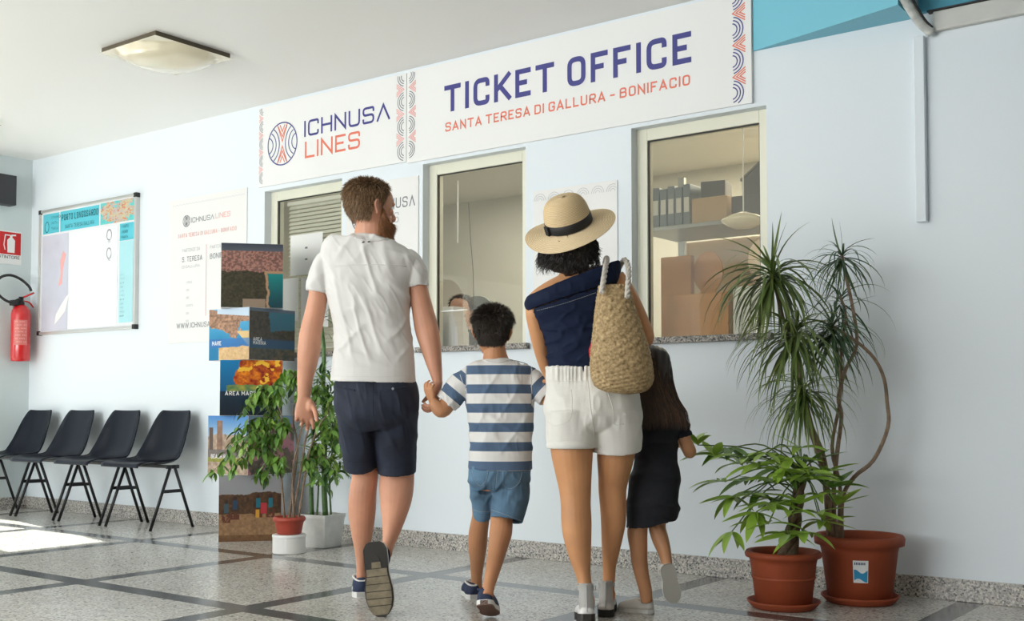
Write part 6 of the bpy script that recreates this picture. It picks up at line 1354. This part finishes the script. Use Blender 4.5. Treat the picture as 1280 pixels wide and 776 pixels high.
me = remesh(bm, .0042, 3); folds(me, [(.006, 16, 5, 70, 83), (.005, 20, 6, -60, 84), (.004, 12, 3, 90, 85)]); gd = link('dark_dress', me, M_dress, girl, smooth=True); tr = surf(gd); decal('hem_seam', tr, [(790, 652), (810, 650), (830, 646), (844, 642)], .0012, M_dress, gd)
# long hair
bm = B(); ringsloft(bm, [(813, 433, DGi - .01, 8, 0, .03), (813, 438, DGi - .01, 18, 0, .07), (813, 450, DGi - .015, 24, 0, .088), (814, 465, DGi - .02, 25, 0, .09), (816, 482, DGi - .035, 25, 0, .075), (819, 500, DGi - .05, 26, -3, .055), (823, 515, DGi - .06, 30, -6, .040), (824, 524, DGi - .065, 29, -6, .028)], 24, 4)
me = remesh(bm, .005, 3); folds(me, [(.005, 45, 5, 4, 91), (.004, 70, 7, -4, 92)]); gh = link('long_hair', me, mat('dark_brown_hair', (.022, .011, .007), .45), girl, smooth=True)
rs = np.random.RandomState(9); n = 2600; k = 14; a0 = rs.uniform(-1, 1, n); tl_ = rs.uniform(.72, 1.05, n); paths = np.zeros((n, k, 3)); ph = rs.uniform(0, 6.28, n)
for j in range(k):
    t = j / (k - 1); y = 434 + (100 * tl_) * t; hw = np.interp(y, (434, 440, 452, 466, 482, 500, 515, 536), (6, 18, 24.5, 25.5, 26, 28, 33, 36)); cx = np.interp(y, (434, 465, 482, 500, 515, 536), (813, 814, 816, 820, 825, 827)); ry = np.interp(y, (434, 440, 452, 466, 482, 500, 515, 536), (.035, .07, .09, .092, .080, .060, .048, .035)); cd_ = np.interp(y, (434, 465, 482, 500, 515, 540), (DGi - .01, DGi - .02, DGi - .035, DGi - .05, DGi - .062, DGi - .07))
    aa = np.clip(a0 + .03 * np.sin(ph + 9 * t) * t, -1, 1); x = cx + hw * aa * 1.01 + 1.6 * t * np.sin(ph * 1.7 + 7 * t); de = cd_ - ry * np.sqrt(np.clip(1 - aa ** 2, 0, 1)) - .003
    for i in range(n): paths[i, j] = at(x[i], y[i], de[i])
cg = np.array([(.030, .014, .008), (.055, .026, .013), (.020, .010, .006), (.10, .048, .022), (.17, .085, .04)]); ii = np.where(rs.rand(n) < .25, rs.randint(3, 5, n), rs.randint(0, 3, n)); ii = np.where((a0 < .1) & (ii > 3), 1, ii)
ribbons('hair_strands', paths, rs.uniform(.0012, .0030, n), cg[ii], gh, M_hair, 9)
sm_ = shoemat(at(817, 764, 4.45), -RT * .86 + FW0 * .35, UP0); sm_.translation.z = .001
shoe(girl, sm_, .150, .031, M_wshoe, M_rub, label='white slip-on shoe flat on the floor', soleth=.016, ankle=.045, toe=.030)
hl, tl = at(834, 705.5, 4.345), at(843, 754, 4.35); sm_ = shoemat(hl, tl - hl, FW0 + UP0 * .1 - RT * .12)
shoe(girl, sm_, (tl - hl).length, .034, M_wshoe, M_gsole, label='white slip-on shoe lifted, grey sole showing', soleth=.016, ankle=.045, toe=.030, foxing_m=M_rub)
# ================================================================== straw shoulder bag
DS = 4.16
bag = empty('straw_bag', at(778, 490, DS), 'woven straw shoulder bag hanging from the woman\'s right shoulder', 'bag')
def seagrass():
    m = bpy.data.materials.new('seagrass_weave'); m.use_nodes = True; n, l = nt(m); b = n['Principled BSDF']; b.inputs['Roughness'].default_value = .8; tc = n.new('ShaderNodeTexCoord')
    t = n.new('ShaderNodeTexNoise'); t.inputs['Scale'].default_value = 105; t.inputs['Detail'].default_value = 6; l.new(tc.outputs['Object'], t.inputs['Vector']); r_ = n.new('ShaderNodeValToRGB'); r_.color_ramp.elements[0].position = .28; r_.color_ramp.elements[0].color = (.20, .125, .05, 1); r_.color_ramp.elements[1].position = .7; r_.color_ramp.elements[1].color = (.60, .44, .235, 1)
    l.new(t.outputs[0], r_.inputs[0]); l.new(r_.outputs[0], b.inputs['Base Color']); return m
M_sea = seagrass()
BG = [(767, 356, 18.5, 2, .030), (769, 385, 25, 2, .055), (772, 410, 30.5, 1, .070), (775, 435, 36, 0, .080), (777, 460, 39.5, -4, .082), (777.5, 474, 38.5, -6, .078), (775, 486, 31, -6, .060), (772, 491.5, 14, -6, .03)]
A = crom(BG, 14); bm = B(); rings = []; seg = 96; nr = len(A)
for i, (x, y, hw, ti, ry) in enumerate(A):
    C = at(x, y, DS); X = (RT * math.cos(R(ti)) + UP0 * math.sin(R(ti))); ring = []
    for k in range(seg):
        t = 2 * math.pi * k / seg; kn = .0028 * math.sin(i * math.pi * .5) ** 2 * (.55 + .45 * math.sin(k * 1.55 + (i // 4) * 1.7)) + .0016 * math.sin(k * .9 + i * 1.1)
        r_ = hw * DS / FPX; ring.append(C + X * ((r_ + kn) * math.cos(t)) + FW0 * ((ry + kn) * math.sin(t)))
    rings.append(ring)
inn = []
for f, dz in ((.93, 0), (.90, -.06)): inn.insert(0, [at(767, 356, DS) + (p - at(767, 356, DS)) * f + UP0 * dz for p in rings[0]])
skin_rings(bm, inn + rings, True, True); bgo = obj('basket', bm, M_sea, bag, smooth=True)
M_rope = mat('white_rope', (.66, .62, .55), .8, bump=.5, bscale=220)
def rope(P, nm):
    C = crom([tuple(p) for p in P], 10); bm = B()
    for s_ in range(3):
        Q = []
        for i, c in enumerate(C):
            T = Vector(C[min(i + 1, len(C) - 1)] - C[max(i - 1, 0)]).normalized(); n1 = T.cross(FW0 + UP0 * .3).normalized(); n2 = T.cross(n1); a_ = i * .55 + s_ * 2.094; Q.append(Vector(c) + n1 * .0052 * math.cos(a_) + n2 * .0052 * math.sin(a_))
        tube(bm, Q, .0062, 7)
    return tag(obj(nm, bm, M_rope, bag, smooth=True), kind=None)
rope([at(752, 366, DS - .055), at(754.5, 350, DS - .035), at(757, 334, DS + .03), at(758.5, 325, DS + .085), at(758, 323, DS + .14), at(756, 330, DS + .20), at(754, 346, DS + .23)], 'rope_handle')
rope([at(784, 372, DS - .060), at(785, 355, DS - .035), at(786, 340, DS + .03), at(784, 328.5, DS + .085), at(780, 325, DS + .14), at(774, 334, DS + .20), at(768, 348, DS + .23)], 'rope_handle')
M_redk = mat('red_cloth', (.55, .02, .03), .7)
bm = B(); tube(bm, [at(741, 428, DS + .05), at(738.5, 440, DS + .05), at(740, 452, DS + .05)], [.006, .009, .006], 8, 3); obj('red_tassel', bm, M_redk, bag, smooth=True)
# ================================================================== clerk behind the middle window
ck = empty('person', (-1.13, .95, 0), 'clerk in black clothes sitting behind the middle ticket window', 'person')
M_skinc = skinmat('clerk_skin', (.50, .30, .22)); M_blk = mat('black_jacket', (.008, .008, .010), .8)
Mc = Matrix.Translation((-1.13, .93, 1.46)) @ Matrix.Rotation(R(195), 4, 'Z'); bm = B(); head(bm, Mc, .95)
tube(bm, [(-1.13, .95, 1.42), (-1.13, .97, 1.32), (-1.13, .98, 1.26)], [.05, .055, .08], 14, 3); tube(bm, [(-1.13, .98, 1.28), (-1.13, .98, 1.10), (-1.13, 1.0, .70)], [(.13, .08), (.15, .10), (.16, .11)], 18, 3, (1, 0, 0))
for sx in (-1, 1):
    tube(bm, [(-1.13 + sx * .15, .97, 1.25), (-1.13 + sx * .20, .95, 1.12), (-1.13 + sx * .21, .88, .98), (-1.13 + sx * .14, .74, 1.20), (-1.13 + sx * .12, .70, 1.215)], [.05, .045, .04, .03, .026], 12, 4); hand(bm, (-1.13 + sx * .12, .70, 1.205), (-sx * .2, -1, -.05), (0, 0, -1), (-sx, 0, 0), .85)
    tube(bm, [(-1.13 + sx * .09, 1.0, .62), (-1.13 + sx * .12, .80, .60), (-1.13 + sx * .12, .70, .40), (-1.13 + sx * .12, .74, .06)], [.09, .075, .055, .04], 12, 4); tube(bm, [(-1.13 + sx * .12, .74, .04), (-1.13 + sx * .12, .66, .03)], [.035, .03], 10)
me = remesh(bm, .006, 3); link('body', me, M_skinc, ck, smooth=True); eyes(ck, Mc, .95)
bm = B(); tube(bm, [(-1.13, .975, 1.345), (-1.13, .98, 1.30), (-1.13, .98, 1.24), (-1.13, .98, 1.05), (-1.13, 1.0, .62)], [(.075, .07), (.13, .09), (.185, .11), (.18, .125), (.185, .135)], 24, 4, (1, 0, 0), 2.3)
for sx in (-1, 1): tube(bm, [(-1.13 + sx * .15, .975, 1.26), (-1.13 + sx * .205, .95, 1.12), (-1.13 + sx * .215, .88, .985), (-1.13 + sx * .15, .76, 1.185)], [.062, .058, .052, .042], 14, 4, None, 2.0, 0, .02); tube(bm, [(-1.13 + sx * .09, 1.0, .62), (-1.13 + sx * .12, .80, .60), (-1.13 + sx * .12, .70, .40), (-1.13 + sx * .12, .74, .09)], [.105, .09, .07, .055], 14, 4)
me = remesh(bm, .007, 3); folds(me, [(.006, 14, 5, 40, 101)]); link('black_suit', me, M_blk, ck, smooth=True)
shorthair(ck, bpy.data.objects[[o.name for o in ck.children if o.name.startswith('body')][0]].data, Mc, .95, hairm, 2500, .03, [(.03, .02, .015), (.05, .035, .025)], 12)
st = empty('office_chair', (-1.13, 1.02, 0), 'grey round-backed office chair under the clerk', 'chair'); bm = B(); lathe(bm, [(.17, .46), (.19, .475), (.19, .495), (.15, .505)], 28, (-1.13, 1.02, 0)); obj('seat', bm, M_black, st, smooth=True); bm = B(); lathe(bm, [(.18, 0), (.18, .02), (.03, .04), (.025, .46)], 24, (-1.13, 1.02, 0)); obj('pedestal', bm, M_steel, st, smooth=True)
bm = B(); prism(bm, [(-.19, .62)] + [(-.19 * math.cos(R(t)), 1.40 + .20 * math.sin(R(t))) for t in range(0, 181, 12)] + [(.19, .62)], wallframe(-1.22, 0, 1.24), .035); obj('backrest', bm, mat('grey_green_fabric', (.16, .17, .15), .8), st)
bm = B(); tube(bm, [(-1.13, 1.10, .47), (-1.15, 1.24, .52), (-1.20, 1.255, .70)], .018, 10, 3); obj('back_post', bm, M_steel, st, smooth=True)
